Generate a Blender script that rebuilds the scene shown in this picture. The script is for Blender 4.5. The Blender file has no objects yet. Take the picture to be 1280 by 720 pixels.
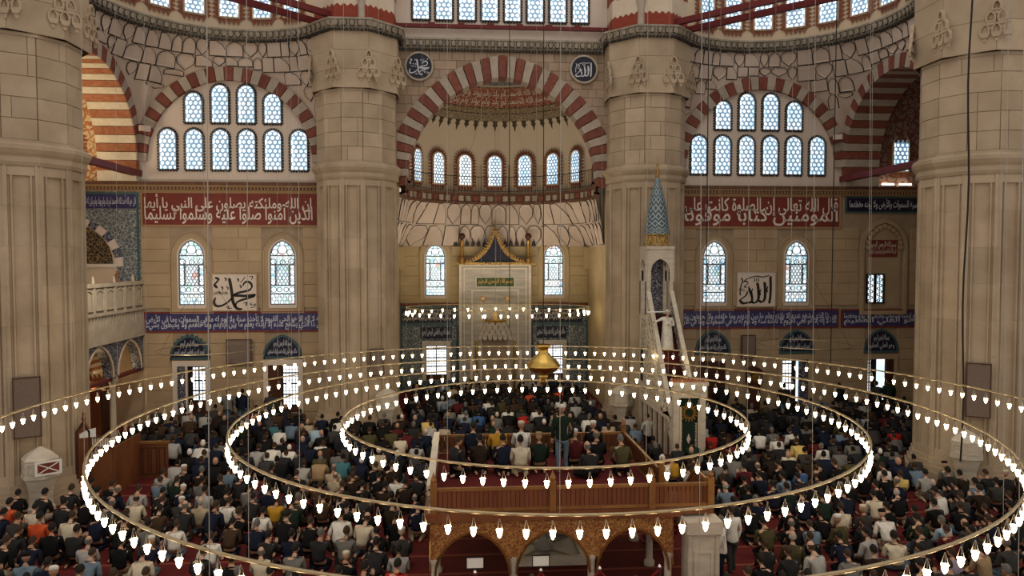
import bpy, bmesh, math, random
from mathutils import Vector, Matrix, noise
from math import sin, cos, pi, radians, sqrt, atan2, hypot, degrees

S = bpy.context.scene
COL = S.collection
RNG = random.Random(11)

# ---------------------------------------------------------------- camera, world, lights, exposure
CX, CY, EYE, YAW, PITCH, FPX = -2.178, -18.718, 7.9, .0732, .0396, 919.3
cam_data = bpy.data.cameras.new('camera')
cam_data.sensor_width = 36.0
cam_data.lens = 36.0 * FPX / 1280.0
cam_data.clip_end = 300
cam = bpy.data.objects.new('camera', cam_data)
cam.location = (CX, CY, EYE)
cam.rotation_euler = (pi / 2 - PITCH, 0, -YAW)
COL.objects.link(cam)
S.camera = cam

S.view_settings.view_transform = 'Standard'
S.view_settings.look = 'None'
S.view_settings.gamma = 1.0
S.view_settings.use_curve_mapping = False
S.view_settings.exposure = 0.46
S.cycles.use_denoising = True
S.cycles.max_bounces = 6
S.cycles.diffuse_bounces = 3
S.cycles.glossy_bounces = 2
S.cycles.sample_clamp_indirect = 4.0
S.cycles.caustics_reflective = False
S.cycles.caustics_refractive = False

world = bpy.data.worlds.new('world')
S.world = world
world.use_nodes = True
bg = world.node_tree.nodes['Background']
bg.inputs[0].default_value = (1.0, 0.90, 0.78, 1)
bg.inputs[1].default_value = 0.50


def area_light(name, loc, target, sx, sy, power, col):
    d = bpy.data.lights.new(name, 'AREA')
    d.shape = 'RECTANGLE'
    d.size, d.size_y, d.energy, d.color = sx, sy, power, col
    o = bpy.data.objects.new(name, d)
    o.location = loc
    o.rotation_euler = (Vector(target) - Vector(loc)).to_track_quat('-Z', 'Y').to_euler()
    COL.objects.link(o)
    return o


# daylight of the dome windows high above the hall, the warm lamps of the left gallery bay, and an added wing fill
area_light('dome_daylight', (0, -2, 34), (0, 4, 0), 22, 22, 1000, (1.0, .93, .84))
area_light('gallery_lamp_light', (-20.5, 12.5, 11.9), (-19.5, 13.5, 18), 1.5, 5, 200, (1.0, .78, .48))
area_light('added_wing_fill_light', (-15.2, 9.6, 8.6), (-12.6, 17, 6.2), .6, .6, 140, (1.0, .88, .70))  # added fill that brightens the left wing wall, no fixture there
area_light('apse_chandelier_light', (0, 21.0, 5.6), (0, 21.2, 14), 7, 3, 220, (1.0, .84, .62))
area_light('under_gallery_lamp_light', (-19.5, 14, 2.6), (-19.0, 14.3, 5), 1.5, 4, 220, (1.0, .70, .36))


# ---------------------------------------------------------------- small helpers
def tag(o, label=None, cat=None, group=None, kind=None):
    if label: o['label'] = label
    if cat: o['category'] = cat
    if group: o['group'] = group
    if kind: o['kind'] = kind
    return o


def link(name, data, parent=None, loc=None, rz=0.0):
    o = bpy.data.objects.new(name, data)
    COL.objects.link(o)
    if parent is not None: o.parent = parent
    if loc is not None: o.location = loc
    if rz: o.rotation_euler = (0, 0, rz)
    return o


def empty(name, loc=(0, 0, 0), rz=0.0, parent=None):
    o = link(name, None, parent, loc, rz)
    o.empty_display_size = .2
    return o


def struct(o):
    o['kind'] = 'structure'
    return o


class MB:
    """collects polygons; build() links them as one mesh object"""
    def __init__(s):
        s.v, s.f, s.m = [], [], []

    def add(s, vs, fs, mi=0):
        b = len(s.v)
        s.v.extend([tuple(v) for v in vs])
        s.f.extend([tuple(b + i for i in f) for f in fs])
        s.m.extend([mi] * len(fs))
        return s

    def box(s, x0, x1, y0, y1, z0, z1, mi=0):
        return s.add([(x0, y0, z0), (x1, y0, z0), (x1, y1, z0), (x0, y1, z0), (x0, y0, z1), (x1, y0, z1), (x1, y1, z1), (x0, y1, z1)],
                     [(0, 3, 2, 1), (4, 5, 6, 7), (0, 1, 5, 4), (1, 2, 6, 5), (2, 3, 7, 6), (3, 0, 4, 7)], mi)

    def slab(s, poly, d0, d1, P, mi=0, side=None):
        """polygon (u,w) from depth d0 to d1 (front) through the plane map P(u,w,d)"""
        n = len(poly)
        vs = [P(u, w, d0) for u, w in poly] + [P(u, w, d1) for u, w in poly]
        s.add(vs, [tuple(range(n, 2 * n))], mi)
        s.add(vs, [(i, (i + 1) % n, n + (i + 1) % n, n + i) for i in range(n)], mi if side is None else side)
        return s

    def flat(s, poly, d, P, mi=0):
        return s.add([P(u, w, d) for u, w in poly], [tuple(range(len(poly)))], mi)

    def strip(s, outer, inner, d0, d1, P, mi=0, closed=True):
        """ring between two outlines with equal point counts, front at d1"""
        n = len(outer)
        vs = [P(u, w, d1) for u, w in outer] + [P(u, w, d1) for u, w in inner] + \
             [P(u, w, d0) for u, w in outer] + [P(u, w, d0) for u, w in inner]
        fs = []
        for i in range(n if closed else n - 1):
            j = (i + 1) % n
            fs += [(i, j, n + j, n + i), (2 * n + i, 2 * n + j, j, i), (n + i, n + j, 3 * n + j, 3 * n + i)]
        return s.add(vs, fs, mi)

    def lathe(s, prof, n=12, c=(0, 0, 0), mi=0, a0=0.0, a1=2 * pi, axis='z'):
        full = abs(a1 - a0 - 2 * pi) < 1e-6
        m = n if full else n + 1
        vs, fs = [], []
        for r, z in prof:
            for k in range(m):
                a = a0 + (a1 - a0) * k / n
                vs.append((c[0] + r * cos(a), c[1] + r * sin(a), c[2] + z))
        for i in range(len(prof) - 1):
            for k in range(n):
                k2 = (k + 1) % m
                fs.append((i * m + k, i * m + k2, (i + 1) * m + k2, (i + 1) * m + k))
        return s.add(vs, fs, mi)

    def tube(s, pts, r, n=6, mi=0, closed=False, cap=False):
        pts = [Vector(p) for p in pts]
        N = len(pts)
        rs = r if isinstance(r, (list, tuple)) else [r] * N
        vs, fs = [], []
        for i, p in enumerate(pts):
            a = pts[(i - 1) % N] if (closed or i) else p
            b = pts[(i + 1) % N] if (closed or i < N - 1) else p
            t = (b - a).normalized()
            up = Vector((0, 0, 1)) if abs(t.z) < .9 else Vector((0, 1, 0))
            x = t.cross(up).normalized()
            y = x.cross(t)
            for k in range(n):
                q = 2 * pi * k / n
                vs.append(p + (x * cos(q) + y * sin(q)) * rs[i])
        for i in range(N if closed else N - 1):
            j = (i + 1) % N
            for k in range(n):
                k2 = (k + 1) % n
                fs.append((i * n + k, i * n + k2, j * n + k2, j * n + k))
        if cap and not closed:
            fs.append(tuple(range(n - 1, -1, -1)))
            fs.append(tuple((N - 1) * n + k for k in range(n)))
        return s.add(vs, fs, mi)

    def ball(s, c, r, n=10, m=6, mi=0, sc=(1, 1, 1)):
        vs, fs = [], []
        for i in range(m + 1):
            t = pi * i / m
            for k in range(n):
                a = 2 * pi * k / n
                vs.append((c[0] + r * sc[0] * sin(t) * cos(a), c[1] + r * sc[1] * sin(t) * sin(a), c[2] + r * sc[2] * cos(t)))
        for i in range(m):
            for k in range(n):
                k2 = (k + 1) % n
                fs.append((i * n + k, (i + 1) * n + k, (i + 1) * n + k2, i * n + k2))
        return s.add(vs, fs, mi)

    def mesh(s, me, mi=0, xf=None):
        s.add([(xf @ v.co) if xf else v.co for v in me.vertices], [tuple(p.vertices) for p in me.polygons], mi)
        return s

    def data(s, name, mats, smooth=False):
        me = bpy.data.meshes.new(name)
        me.from_pydata(s.v, [], s.f)
        for m in (mats if isinstance(mats, (list, tuple)) else [mats]): me.materials.append(m)
        if any(s.m): me.polygons.foreach_set('material_index', s.m)
        if smooth: me.polygons.foreach_set('use_smooth', [True] * len(me.polygons))
        me.update()
        return me

    def build(s, name, mats, parent=None, loc=None, rz=0.0, smooth=False):
        return link(name, s.data(name, mats, smooth), parent, loc, rz)


def wallP(Y):            # wall facing the camera
    return lambda u, w, d: (u, Y - d, w)


def sideP(X, sgn):       # wall on a side, facing the middle: u runs along +y
    return lambda u, w, d: (X + sgn * d, u, w)


def localP(u, w, d):
    return (u, -d, w)


def arc(cx, cz, r, a0, a1, n):
    return [(cx + r * cos(radians(a0 + (a1 - a0) * i / n)), cz + r * sin(radians(a0 + (a1 - a0) * i / n))) for i in range(n + 1)]


def rect(u0, u1, w0, w1):
    return [(u0, w0), (u1, w0), (u1, w1), (u0, w1)]


def arch_poly(w, h, point=0.0, n=10, u=0.0, z=0.0):
    """outline of an arched opening: width w, total height h, round or pointed head"""
    a = w / 2
    if point <= 0:
        return [(u - a, z), (u + a, z)] + [(u + x, z + y) for x, y in arc(0, h - a, a, 0, 180, n)]
    c = point * a                      # arc centres past the middle
    r = a + c
    top = sqrt(r * r - c * c)
    th = degrees(atan2(top, c))
    right = [(-c + r * cos(radians(t)), h - top + r * sin(radians(t))) for t in [th * i / (n // 2) for i in range(n // 2 + 1)]]
    left = [(-x, y) for x, y in reversed(right[:-1])]
    return [(u - a, z), (u + a, z)] + [(u + x, z + y) for x, y in right + left]


def inset(poly, k, u=0.0, z=None):
    """move the outline inward by about k"""
    n = len(poly)
    out = []
    for i in range(n):
        p, q, r = Vector(poly[i - 1]), Vector(poly[i]), Vector(poly[(i + 1) % n])
        e1, e2 = (q - p), (r - q)
        if e1.length < 1e-6: e1 = e2
        if e2.length < 1e-6: e2 = e1
        n1 = Vector((-e1.y, e1.x)).normalized()
        n2 = Vector((-e2.y, e2.x)).normalized()
        b = (n1 + n2)
        if b.length < 1e-6: b = n1
        b.normalize()
        out.append(tuple(q + b * (k / max(.4, b.dot(n1)))))
    return out


def inside(pt, poly):
    x, y = pt
    c = False
    n = len(poly)
    for i in range(n):
        x1, y1 = poly[i]
        x2, y2 = poly[(i + 1) % n]
        if (y1 > y) != (y2 > y) and x < (x2 - x1) * (y - y1) / (y2 - y1) + x1: c = not c
    return c


# ---------------------------------------------------------------- materials
def new_mat(name):
    m = bpy.data.materials.new(name)
    m.use_nodes = True
    nt = m.node_tree
    return m, nt, nt.nodes['Principled BSDF']


def mixc(nt, fac, a, b, mode='MIX'):
    n = nt.nodes.new('ShaderNodeMix')
    n.data_type = 'RGBA'
    n.blend_type = mode
    for sock, v in ((n.inputs[0], fac), (n.inputs[6], a), (n.inputs[7], b)):
        if hasattr(v, 'is_linked') or hasattr(v, 'links'): nt.links.new(v, sock)
        elif isinstance(v, (int, float)): sock.default_value = v
        else: sock.default_value = (*v, 1) if len(v) == 3 else v
    return n.outputs[2]


def mathn(nt, op, a, b=None, c=None):
    n = nt.nodes.new('ShaderNodeMath')
    n.operation = op
    for i, v in enumerate((a, b, c)):
        if v is None: continue
        if isinstance(v, (int, float)): n.inputs[i].default_value = v
        else: nt.links.new(v, n.inputs[i])
    return n.outputs[0]


def maprange(nt, v, a, b, c=0.0, d=1.0):
    n = nt.nodes.new('ShaderNodeMapRange')
    nt.links.new(v, n.inputs[0])
    for i, x in enumerate((a, b, c, d)): n.inputs[i + 1].default_value = x
    return n.outputs[0]


def noise_tex(nt, scale, detail=4, coord='Object', stretch=None, world_pos=False):
    if world_pos:
        c = nt.nodes.new('ShaderNodeNewGeometry').outputs['Position']
    else:
        c = nt.nodes.new('ShaderNodeTexCoord').outputs[coord]
    if stretch:
        mp = nt.nodes.new('ShaderNodeMapping')
        mp.inputs['Scale'].default_value = stretch
        nt.links.new(c, mp.inputs[0])
        c = mp.outputs[0]
    n = nt.nodes.new('ShaderNodeTexNoise')
    n.inputs['Scale'].default_value = scale
    n.inputs['Detail'].default_value = detail
    nt.links.new(c, n.inputs['Vector'])
    return n.outputs['Fac']


def M(name, col, col2=None, rough=.75, metal=0.0, nscale=1.5, bump=0.0, bscale=25.0, rand=0.0, objcol=False, spec=.25, stretch=None, emit=None):
    m, nt, b = new_mat(name)
    b.inputs['Roughness'].default_value = rough
    b.inputs['Metallic'].default_value = metal
    b.inputs['Specular IOR Level'].default_value = spec
    info = nt.nodes.new('ShaderNodeObjectInfo') if (rand or objcol) else None
    c = info.outputs['Color'] if objcol else None
    if c is None:
        rgb = nt.nodes.new('ShaderNodeRGB')
        rgb.outputs[0].default_value = (*col, 1)
        c = rgb.outputs[0]
    if col2 is not None:
        f = maprange(nt, noise_tex(nt, nscale, 5, stretch=stretch, world_pos=not objcol), .35, .68)
        c = mixc(nt, f, c, col2) if not objcol else mixc(nt, f, c, mixc(nt, 1.0, c, col2, 'MULTIPLY'))
    if rand:
        v = maprange(nt, info.outputs['Random'], 0, 1, 1 - rand, 1 + rand)
        h = nt.nodes.new('ShaderNodeHueSaturation')
        nt.links.new(v, h.inputs['Value'])
        nt.links.new(c, h.inputs['Color'])
        c = h.outputs[0]
    nt.links.new(c, b.inputs['Base Color'])
    if bump:
        bn = nt.nodes.new('ShaderNodeBump')
        bn.inputs['Strength'].default_value = bump
        bn.inputs['Distance'].default_value = .02
        nt.links.new(noise_tex(nt, bscale, 3, world_pos=not objcol), bn.inputs['Height'])
        nt.links.new(bn.outputs[0], b.inputs['Normal'])
    if emit:
        b.inputs['Emission Color'].default_value = (*emit[0], 1)
        b.inputs['Emission Strength'].default_value = emit[1]
    return m


def PM(name, bgc, fgc, scale, width=.06, distort=.25, third=None, rough=.35):
    """painted or tiled arabesque: curling light lines on a ground, blossoms of a third colour"""
    m, nt, b = new_mat(name)
    b.inputs['Roughness'].default_value = rough
    b.inputs['Specular IOR Level'].default_value = .3
    pos = nt.nodes.new('ShaderNodeNewGeometry').outputs['Position']
    nz = nt.nodes.new('ShaderNodeTexNoise')
    nz.inputs['Scale'].default_value = scale * .6
    nt.links.new(pos, nz.inputs['Vector'])
    mx = nt.nodes.new('ShaderNodeMix')
    mx.data_type = 'RGBA'
    mx.blend_type = 'ADD'
    mx.inputs[0].default_value = distort
    nt.links.new(pos, mx.inputs[6])
    nt.links.new(nz.outputs['Color'], mx.inputs[7])
    vo = nt.nodes.new('ShaderNodeTexVoronoi')
    vo.feature = 'DISTANCE_TO_EDGE'
    vo.inputs['Scale'].default_value = scale
    nt.links.new(mx.outputs[2], vo.inputs['Vector'])
    line = maprange(nt, vo.outputs['Distance'], width * .7, width * 1.3, 1, 0)
    c = mixc(nt, line, bgc, fgc)
    if third is not None:
        v2 = nt.nodes.new('ShaderNodeTexVoronoi')
        v2.inputs['Scale'].default_value = scale
        nt.links.new(mx.outputs[2], v2.inputs['Vector'])
        c = mixc(nt, maprange(nt, v2.outputs['Distance'], .20, .28, 1, 0), c, third)
    nt.links.new(c, b.inputs['Base Color'])
    return m


def glass_mat(name, a, b_, strength, scale):
    """daylit window glass"""
    m, nt, b = new_mat(name)
    f = maprange(nt, noise_tex(nt, scale, 2, world_pos=True), .4, .6)
    c = mixc(nt, f, a, b_)
    nt.links.new(c, b.inputs['Emission Color'])
    nt.links.new(c, b.inputs['Base Color'])
    b.inputs['Emission Strength'].default_value = strength
    b.inputs['Roughness'].default_value = .2
    return m


def stained_mat(name):
    m, nt, b = new_mat(name)
    pos = nt.nodes.new('ShaderNodeNewGeometry').outputs['Position']
    vo = nt.nodes.new('ShaderNodeTexVoronoi')
    vo.inputs['Scale'].default_value = 4.2
    nt.links.new(pos, vo.inputs['Vector'])
    sep = nt.nodes.new('ShaderNodeSeparateColor')
    nt.links.new(vo.outputs['Color'], sep.inputs[0])
    cr = nt.nodes.new('ShaderNodeValToRGB')
    cr.color_ramp.interpolation = 'CONSTANT'
    els = cr.color_ramp.elements
    els[0].position, els[0].color = 0, (.80, .93, 1, 1)
    els[1].position, els[1].color = .66, (.62, .86, .96, 1)
    for p, cc in ((.80, (.38, .68, .88, 1)), (.86, (.9, .95, .97, 1)), (.95, (.50, .75, .70, 1)), (.985, (.72, .48, .45, 1))):
        e = els.new(p)
        e.color = cc
    nt.links.new(sep.outputs[0], cr.inputs[0])
    nt.links.new(cr.outputs[0], b.inputs['Emission Color'])
    nt.links.new(cr.outputs[0], b.inputs['Base Color'])
    b.inputs['Emission Strength'].default_value = .74
    b.inputs['Roughness'].default_value = .2
    return m


m_stone = M('pier_limestone', (.46, .365, .265), (.36, .275, .19), nscale=.9, bump=.25, bscale=18, rand=.10)
m_stone2 = M('wall_limestone', (.40, .295, .185), (.33, .235, .145), nscale=.7, bump=.2, bscale=14, rand=.06)
m_stone3 = M('spandrel_limestone', (.36, .275, .21), (.30, .215, .15), nscale=.9, bump=.2, bscale=14, rand=.16)
m_mortar = M('lime_mortar', (.33, .25, .17), (.26, .19, .13), nscale=2)
m_joint = M('pale_joint_mortar', (.60, .50, .38), (.50, .41, .31), nscale=2)
m_apse_stone = M('apse_limestone', (.44, .34, .19), (.37, .28, .15), nscale=.8, bump=.15, rand=.05)
m_plaster = M('cream_plaster', (.63, .54, .475), (.57, .48, .42), nscale=.6, rough=.85)
m_plaster_w = M('warm_plaster', (.62, .50, .37), (.56, .44, .32), nscale=.6, rough=.85)
m_muq = M('muqarnas_plaster', (.53, .44, .38), (.47, .38, .32), nscale=1.2, rough=.85, rand=.07)
m_line = M('dark_painted_line', (.05, .038, .032), rough=.8)
m_marble = M('white_marble', (.56, .50, .42), (.44, .39, .33), nscale=2.2, rough=.4, stretch=(1, 1, 3))
m_marble_w = M('beige_marble', (.53, .45, .35), (.42, .35, .265), nscale=2.2, rough=.45)
m_lunette = PM('dark_gilt_lunette', (.025, .022, .022), (.26, .17, .07), 6.0, .07, .35, (.05, .05, .06))
m_marble_g = M('grey_veined_marble', (.39, .36, .31), (.25, .235, .21), nscale=1.3, rough=.35, stretch=(.6, .6, 4))
m_red_v = M('red_voussoir_stone', (.165, .045, .032), (.205, .072, .05), nscale=5, rough=.7, rand=.12)
m_grey_v = M('grey_voussoir_stone', (.40, .34, .285), (.33, .275, .225), nscale=3, rough=.7, rand=.10)
m_orange_v = M('orange_painted_stripe', (.27, .085, .04), (.34, .15, .075), nscale=6, rough=.7, rand=.08)
m_cream_v = M('cream_painted_stripe', (.58, .52, .42), (.50, .44, .35), nscale=4, rough=.7)
m_cornice = M('cornice_stone', (.36, .32, .26), (.22, .19, .15), nscale=3)
m_cornice_d = M('cornice_dark_paint', (.045, .04, .035))
m_band = M('painted_cornice_brown', (.16, .075, .045), (.09, .045, .03), nscale=8)
m_band2 = M('painted_cornice_ochre', (.30, .19, .10))
m_redband = M('red_inscription_ground', (.18, .034, .025), (.145, .027, .02), nscale=2, rough=.6)
m_letter = M('cream_lettering', (.66, .58, .52), rough=.7)
m_letter_b = M('pale_blue_lettering', (.55, .57, .66), rough=.5)
m_black = M('black_lettering', (.018, .015, .014), rough=.6)
m_navy = M('navy_tile_ground', (.035, .034, .105), (.055, .05, .15), nscale=9, rough=.35)
m_navy_d = M('dark_navy_ground', (.010, .012, .028), (.02, .022, .04), nscale=9, rough=.35)
m_tile = PM('blue_arabesque_tile', (.040, .062, .085), (.30, .33, .32), 5.0, .055, .3, (.055, .11, .16))
m_tile_g = PM('grey_blue_tile', (.11, .13, .145), (.40, .40, .37), 6.0, .05, .3, (.06, .085, .13))
m_tile_n = PM('navy_white_tile', (.02, .02, .045), (.34, .34, .36), 7.5, .055, .35, (.05, .05, .12))
m_teal = M('teal_tile_border', (.045, .085, .10), (.06, .11, .13), nscale=12, rough=.35)
m_goldpat = PM('gilded_carving', (.10, .06, .02), (.50, .33, .09), 9.0, .10, .3, (.34, .19, .05), rough=.4)
m_carved = PM('carved_gilt_wood', (.17, .05, .02), (.36, .19, .06), 10.0, .085, .35, (.27, .10, .03), rough=.45)
m_mihrab_carv = PM('pierced_marble_carving', (.19, .165, .135), (.58, .52, .43), 4.2, .13, .3, (.50, .45, .39), rough=.45)
m_vault_lit = PM('vault_painting_lit_tone', (.56, .45, .27), (.36, .13, .055), 3.4, .09, .45, (.50, .24, .10), rough=.8)  # paler copy for the left bay, lamp light put into its colour
m_vault_shade = PM('vault_painting_shade_tone', (.24, .17, .14), (.15, .05, .04), 2.6, .09, .45, (.12, .05, .045), rough=.8)  # darker copy for the right bay, shade put into its colour
m_flame = M('painted_flame_brown', (.20, .062, .036), (.26, .10, .05), nscale=7)
m_bead = M('dark_bead_border', (.030, .024, .022))
m_lattice = M('blue_lattice_glass', (.30, .44, .60), (.36, .48, .60), nscale=6, emit=((.34, .60, .88), .20))
m_lead = M('window_tracery', (.10, .13, .17), (.16, .16, .17), nscale=9)
m_glass = glass_mat('daylit_glass', (.92, .97, 1), (.60, .82, .97), .88, 1.6)
m_glass_w = glass_mat('white_daylit_glass', (1, 1, 1), (.86, .93, 1), 1.1, 1.2)
m_glass_y = glass_mat('warm_daylit_glass', (1, .97, .90), (1, .92, .78), 1.1, 1.2)
m_stained = stained_mat('stained_glass')
m_iron = M('dark_iron', (.02, .02, .022), rough=.5, metal=.6)
m_redbeam = M('red_painted_beam', (.14, .018, .018), (.11, .012, .014), nscale=3, rough=.5)
m_carpet = M('red_carpet', (.105, .010, .010), (.075, .007, .008), nscale=1.6, rough=.95, bump=.4, bscale=60)
m_wood = M('reddish_wood', (.17, .060, .024), (.12, .04, .016), nscale=3, rough=.5, stretch=(1, 1, .2), rand=.1)
m_wood_l = M('amber_wood', (.25, .115, .035), (.19, .08, .024), nscale=3, rough=.45, rand=.1)
m_wood_d = M('dark_brown_wood', (.075, .026, .014), (.05, .018, .010), nscale=4, rough=.5, rand=.1)
m_brass = M('polished_brass', (.62, .42, .12), (.50, .32, .08), nscale=5, rough=.28, metal=1.0)
m_tube = M('lamp_ring_metal', (.50, .41, .27), (.40, .31, .18), nscale=8, rough=.42, metal=.75)
m_gold = M('gold_leaf', (.45, .27, .08), (.26, .13, .04), nscale=9, rough=.35, metal=.8)
m_chrome = M('chrome', (.7, .7, .7), rough=.15, metal=1.0)
m_rope = M('red_velvet_rope', (.20, .012, .015), rough=.9)
m_wire = M('pale_steel_wire', (.38, .36, .33), rough=.4, metal=.5)
m_cable = M('black_cable', (.015, .014, .014), rough=.6)
m_lamp = M('glowing_lamp_glass', (.9, .85, .75), rough=.3, emit=((1.0, .77, .44), 13.0))
m_tubelight = M('fluorescent_tube', (.9, .9, .85), emit=((1.0, .86, .60), 8.0))
m_spk = M('brown_grey_fabric', (.19, .145, .12), (.165, .125, .10), nscale=14, rough=.9)
m_paper = M('white_card', (.72, .72, .70), rough=.7)
m_green = M('green_panel', (.030, .065, .018), (.022, .05, .014), nscale=6, rough=.5)
m_darkgap = M('painted_shade_black', (.014, .010, .008), rough=.9)  # near-black colour that paints shade into openings
m_cone = None
m_cloth = M('woven_garment', (.5, .5, .5), (.72, .72, .72), nscale=7, rough=.92, objcol=True, spec=.1, bump=.35, bscale=12)
m_skin = M('skin', (.5, .33, .24), (.86, .80, .78), nscale=6, rough=.55, objcol=True)
m_hair = M('hair', (.03, .02, .015), (.6, .6, .6), nscale=30, rough=.8, objcol=True)
m_eye = M('eye', (.02, .015, .012), rough=.2)

# ---------------------------------------------------------------- Arabic lettering (joined letter forms, set right to left)
_F = {}
_c = 0xFE80
for _ch, _n in zip('ءآأؤإئابةتثجحخدذرزسشصضطظعغفقكلمنهوىي', (1, 2, 2, 2, 2, 4, 2, 4, 2, 4, 4, 4, 4, 4, 2, 2, 2, 2, 4, 4, 4, 4, 4, 4, 4, 4, 4, 4, 4, 4, 4, 4, 4, 2, 2, 4)):
    _F[_ch] = (_c, _n)
    _c += _n
_LA = {'آ': 0xFEF5, 'أ': 0xFEF7, 'إ': 0xFEF9, 'ا': 0xFEFB}


def shape_arabic(t):
    out = []
    i = 0
    while i < len(t):
        ch = t[i]
        if ch not in _F:
            out.append(ch)
            i += 1
            continue
        prev = i > 0 and t[i - 1] in _F and _F[t[i - 1]][1] == 4
        if ch == 'ل' and i + 1 < len(t) and t[i + 1] in _LA:
            out.append(chr(_LA[t[i + 1]] + (1 if prev else 0)))
            i += 2
            continue
        base, n = _F[ch]
        nxt = n == 4 and i + 1 < len(t) and t[i + 1] in _F and t[i + 1] != 'ء'
        if n == 1: k = 0
        elif n == 2: k = 1 if prev else 0
        else: k = 3 if (prev and nxt) else 1 if prev else 2 if nxt else 0
        out.append(chr(base + k))
        i += 1
    return ''.join(reversed(out))


TEXTS = {
    'red_right': 'قال الله تعالى إن الصلوة كانت على', 'red_right2': 'المؤمنين كتابا موقوتا',
    'red_left': 'إن الله وملئكته يصلون على النبي يا أيها', 'red_left2': 'الذين آمنوا صلوا عليه وسلموا تسليما',
    'band_a': 'الله لا إله إلا هو الحي القيوم لا تأخذه سنة ولا نوم له ما في السموات وما في الأرض',
    'band_b': 'من ذا الذي يشفع عنده إلا بإذنه يعلم ما بين أيديهم وما خلفهم ولا يحيطون بشيء',
    'band_c': 'وسع كرسيه السموات والأرض ولا يؤده حفظهما', 'band_d': 'وهو العلي العظيم',
    'fatiha_a': 'الحمد لله رب العالمين الرحمن الرحيم', 'fatiha_b': 'مالك يوم الدين إياك نعبد وإياك نستعين',
    'muhammad': 'محمد', 'allah': 'الله', 'salla': 'صلى الله عليه وسلم', 'jalla': 'جل جلاله', 'bism': 'بسم الله الرحمن الرحيم',
    'ikhlas': 'قل هو الله أحد الله الصمد لم يلد ولم يولد ولم يكن له كفوا أحد',
}
TXT = {}
_tmp = []
for _k, _t in TEXTS.items():
    _cu = bpy.data.curves.new('t', 'FONT')
    _cu.body = shape_arabic(_t)
    _cu.resolution_u = 2
    _cu.offset = .012
    _o = bpy.data.objects.new('t', _cu)
    COL.objects.link(_o)
    _tmp.append((_k, _o))
_dg = bpy.context.evaluated_depsgraph_get()
_dg.update()
for _k, _o in _tmp:
    _e = _o.evaluated_get(_dg)
    _me = _e.to_mesh()
    _vs = [(v.co.x, v.co.y) for v in _me.vertices]
    _xs = [p[0] for p in _vs]
    _ys = [p[1] for p in _vs]
    _x0, _x1, _y0, _y1 = min(_xs), max(_xs), min(_ys), max(_ys)
    TXT[_k] = ([((x - _x0) / (_x1 - _x0), (y - _y0) / (_y1 - _y0)) for x, y in _vs], [tuple(p.vertices) for p in _me.polygons])
    _e.to_mesh_clear()
for _k, _o in _tmp:
    _cu = _o.data
    bpy.data.objects.remove(_o)
    bpy.data.curves.remove(_cu)


def lettering(keys, u0, u1, w0, w1, P, d, mat, parent, name='lettering', overlap=.28):
    """lines of lettering filling a field; lines interlace like stacked script"""
    mb = MB()
    n = len(keys)
    h = (w1 - w0) / (n - (n - 1) * overlap)
    for i, k in enumerate(keys):
        vs, fs = TXT[k]
        b = w1 - h - i * h * (1 - overlap)
        mb.add([P(u0 + (u1 - u0) * x, b + h * y, d) for x, y in vs], fs)
    return mb.build(name, mat, parent)


# ---------------------------------------------------------------- people: body, garments and hair prototypes
def skin_mesh(jobs):
    """jobs: {key: (nodes [(x,y,z,rx,ry)], edges, levels)} -> {key: mesh} grown with the Skin modifier"""
    objs = {}
    for key, (nodes, edges, lev) in jobs.items():
        me = bpy.data.meshes.new('p')
        me.from_pydata([n[:3] for n in nodes], edges, [])
        o = bpy.data.objects.new('p', me)
        COL.objects.link(o)
        o.modifiers.new('Skin', 'SKIN').use_smooth_shade = True
        for i, n in enumerate(nodes):
            sv = me.skin_vertices[0].data[i]
            sv.radius = (n[3], n[4] if len(n) > 4 else n[3])
            sv.use_root = (i == 0)
        if lev:
            su = o.modifiers.new('Sub', 'SUBSURF')
            su.levels = su.render_levels = lev
        objs[key] = o
    dg = bpy.context.evaluated_depsgraph_get()
    dg.update()
    out = {}
    for key, o in objs.items():
        out[key] = bpy.data.meshes.new_from_object(o.evaluated_get(dg))
    for o in objs.values():
        me = o.data
        bpy.data.objects.remove(o)
        bpy.data.meshes.remove(me)
    return out


def crease(me, amp, sc, seed):
    for v in me.vertices:
        q = v.co * sc + Vector((seed, seed * 2.3, 0))
        v.co += v.normal * (amp * noise.noise(Vector((q.x, q.y, q.z * .45))))


def limb(nodes, edges, start, pts):
    """append a chain of joints hanging on node `start`"""
    p = start
    for q in pts:
        nodes.append(q)
        edges.append((p, len(nodes) - 1))
        p = len(nodes) - 1
    return p


def hand(mb, wrist, d, side, curl=.35, mi=0):
    """palm, four unequal bent fingers and a thumb; d is the pointing direction"""
    w = Vector(wrist)
    d = Vector(d).normalized()
    x = d.cross(Vector((0, 0, 1)))
    x = x.normalized() if x.length > .1 else Vector((1, 0, 0))
    x *= side
    n = x.cross(d) * side
    if n.z > 0: n = -n
    mb.tube([w, w + d * .04, w + d * .085], [.028, .040, .036], 6, mi, cap=True)
    for k, (off, L) in enumerate(((-.030, .066), (-.010, .076), (.010, .072), (.029, .056))):
        a = w + d * .075 + x * off
        b = a + (d + n * curl * .5) * L * .5
        c = b + (d + n * curl * 1.6).normalized() * L * .5
        mb.tube([a, b, c], [.010, .009, .007], 5, mi, cap=True)
    a = w + d * .025 - x * .034
    b = a + (d * .6 - x * .75).normalized() * .035
    mb.tube([a, b, b + (d * .95 - x * .2).normalized() * .03], [.012, .010, .008], 5, mi, cap=True)


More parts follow.
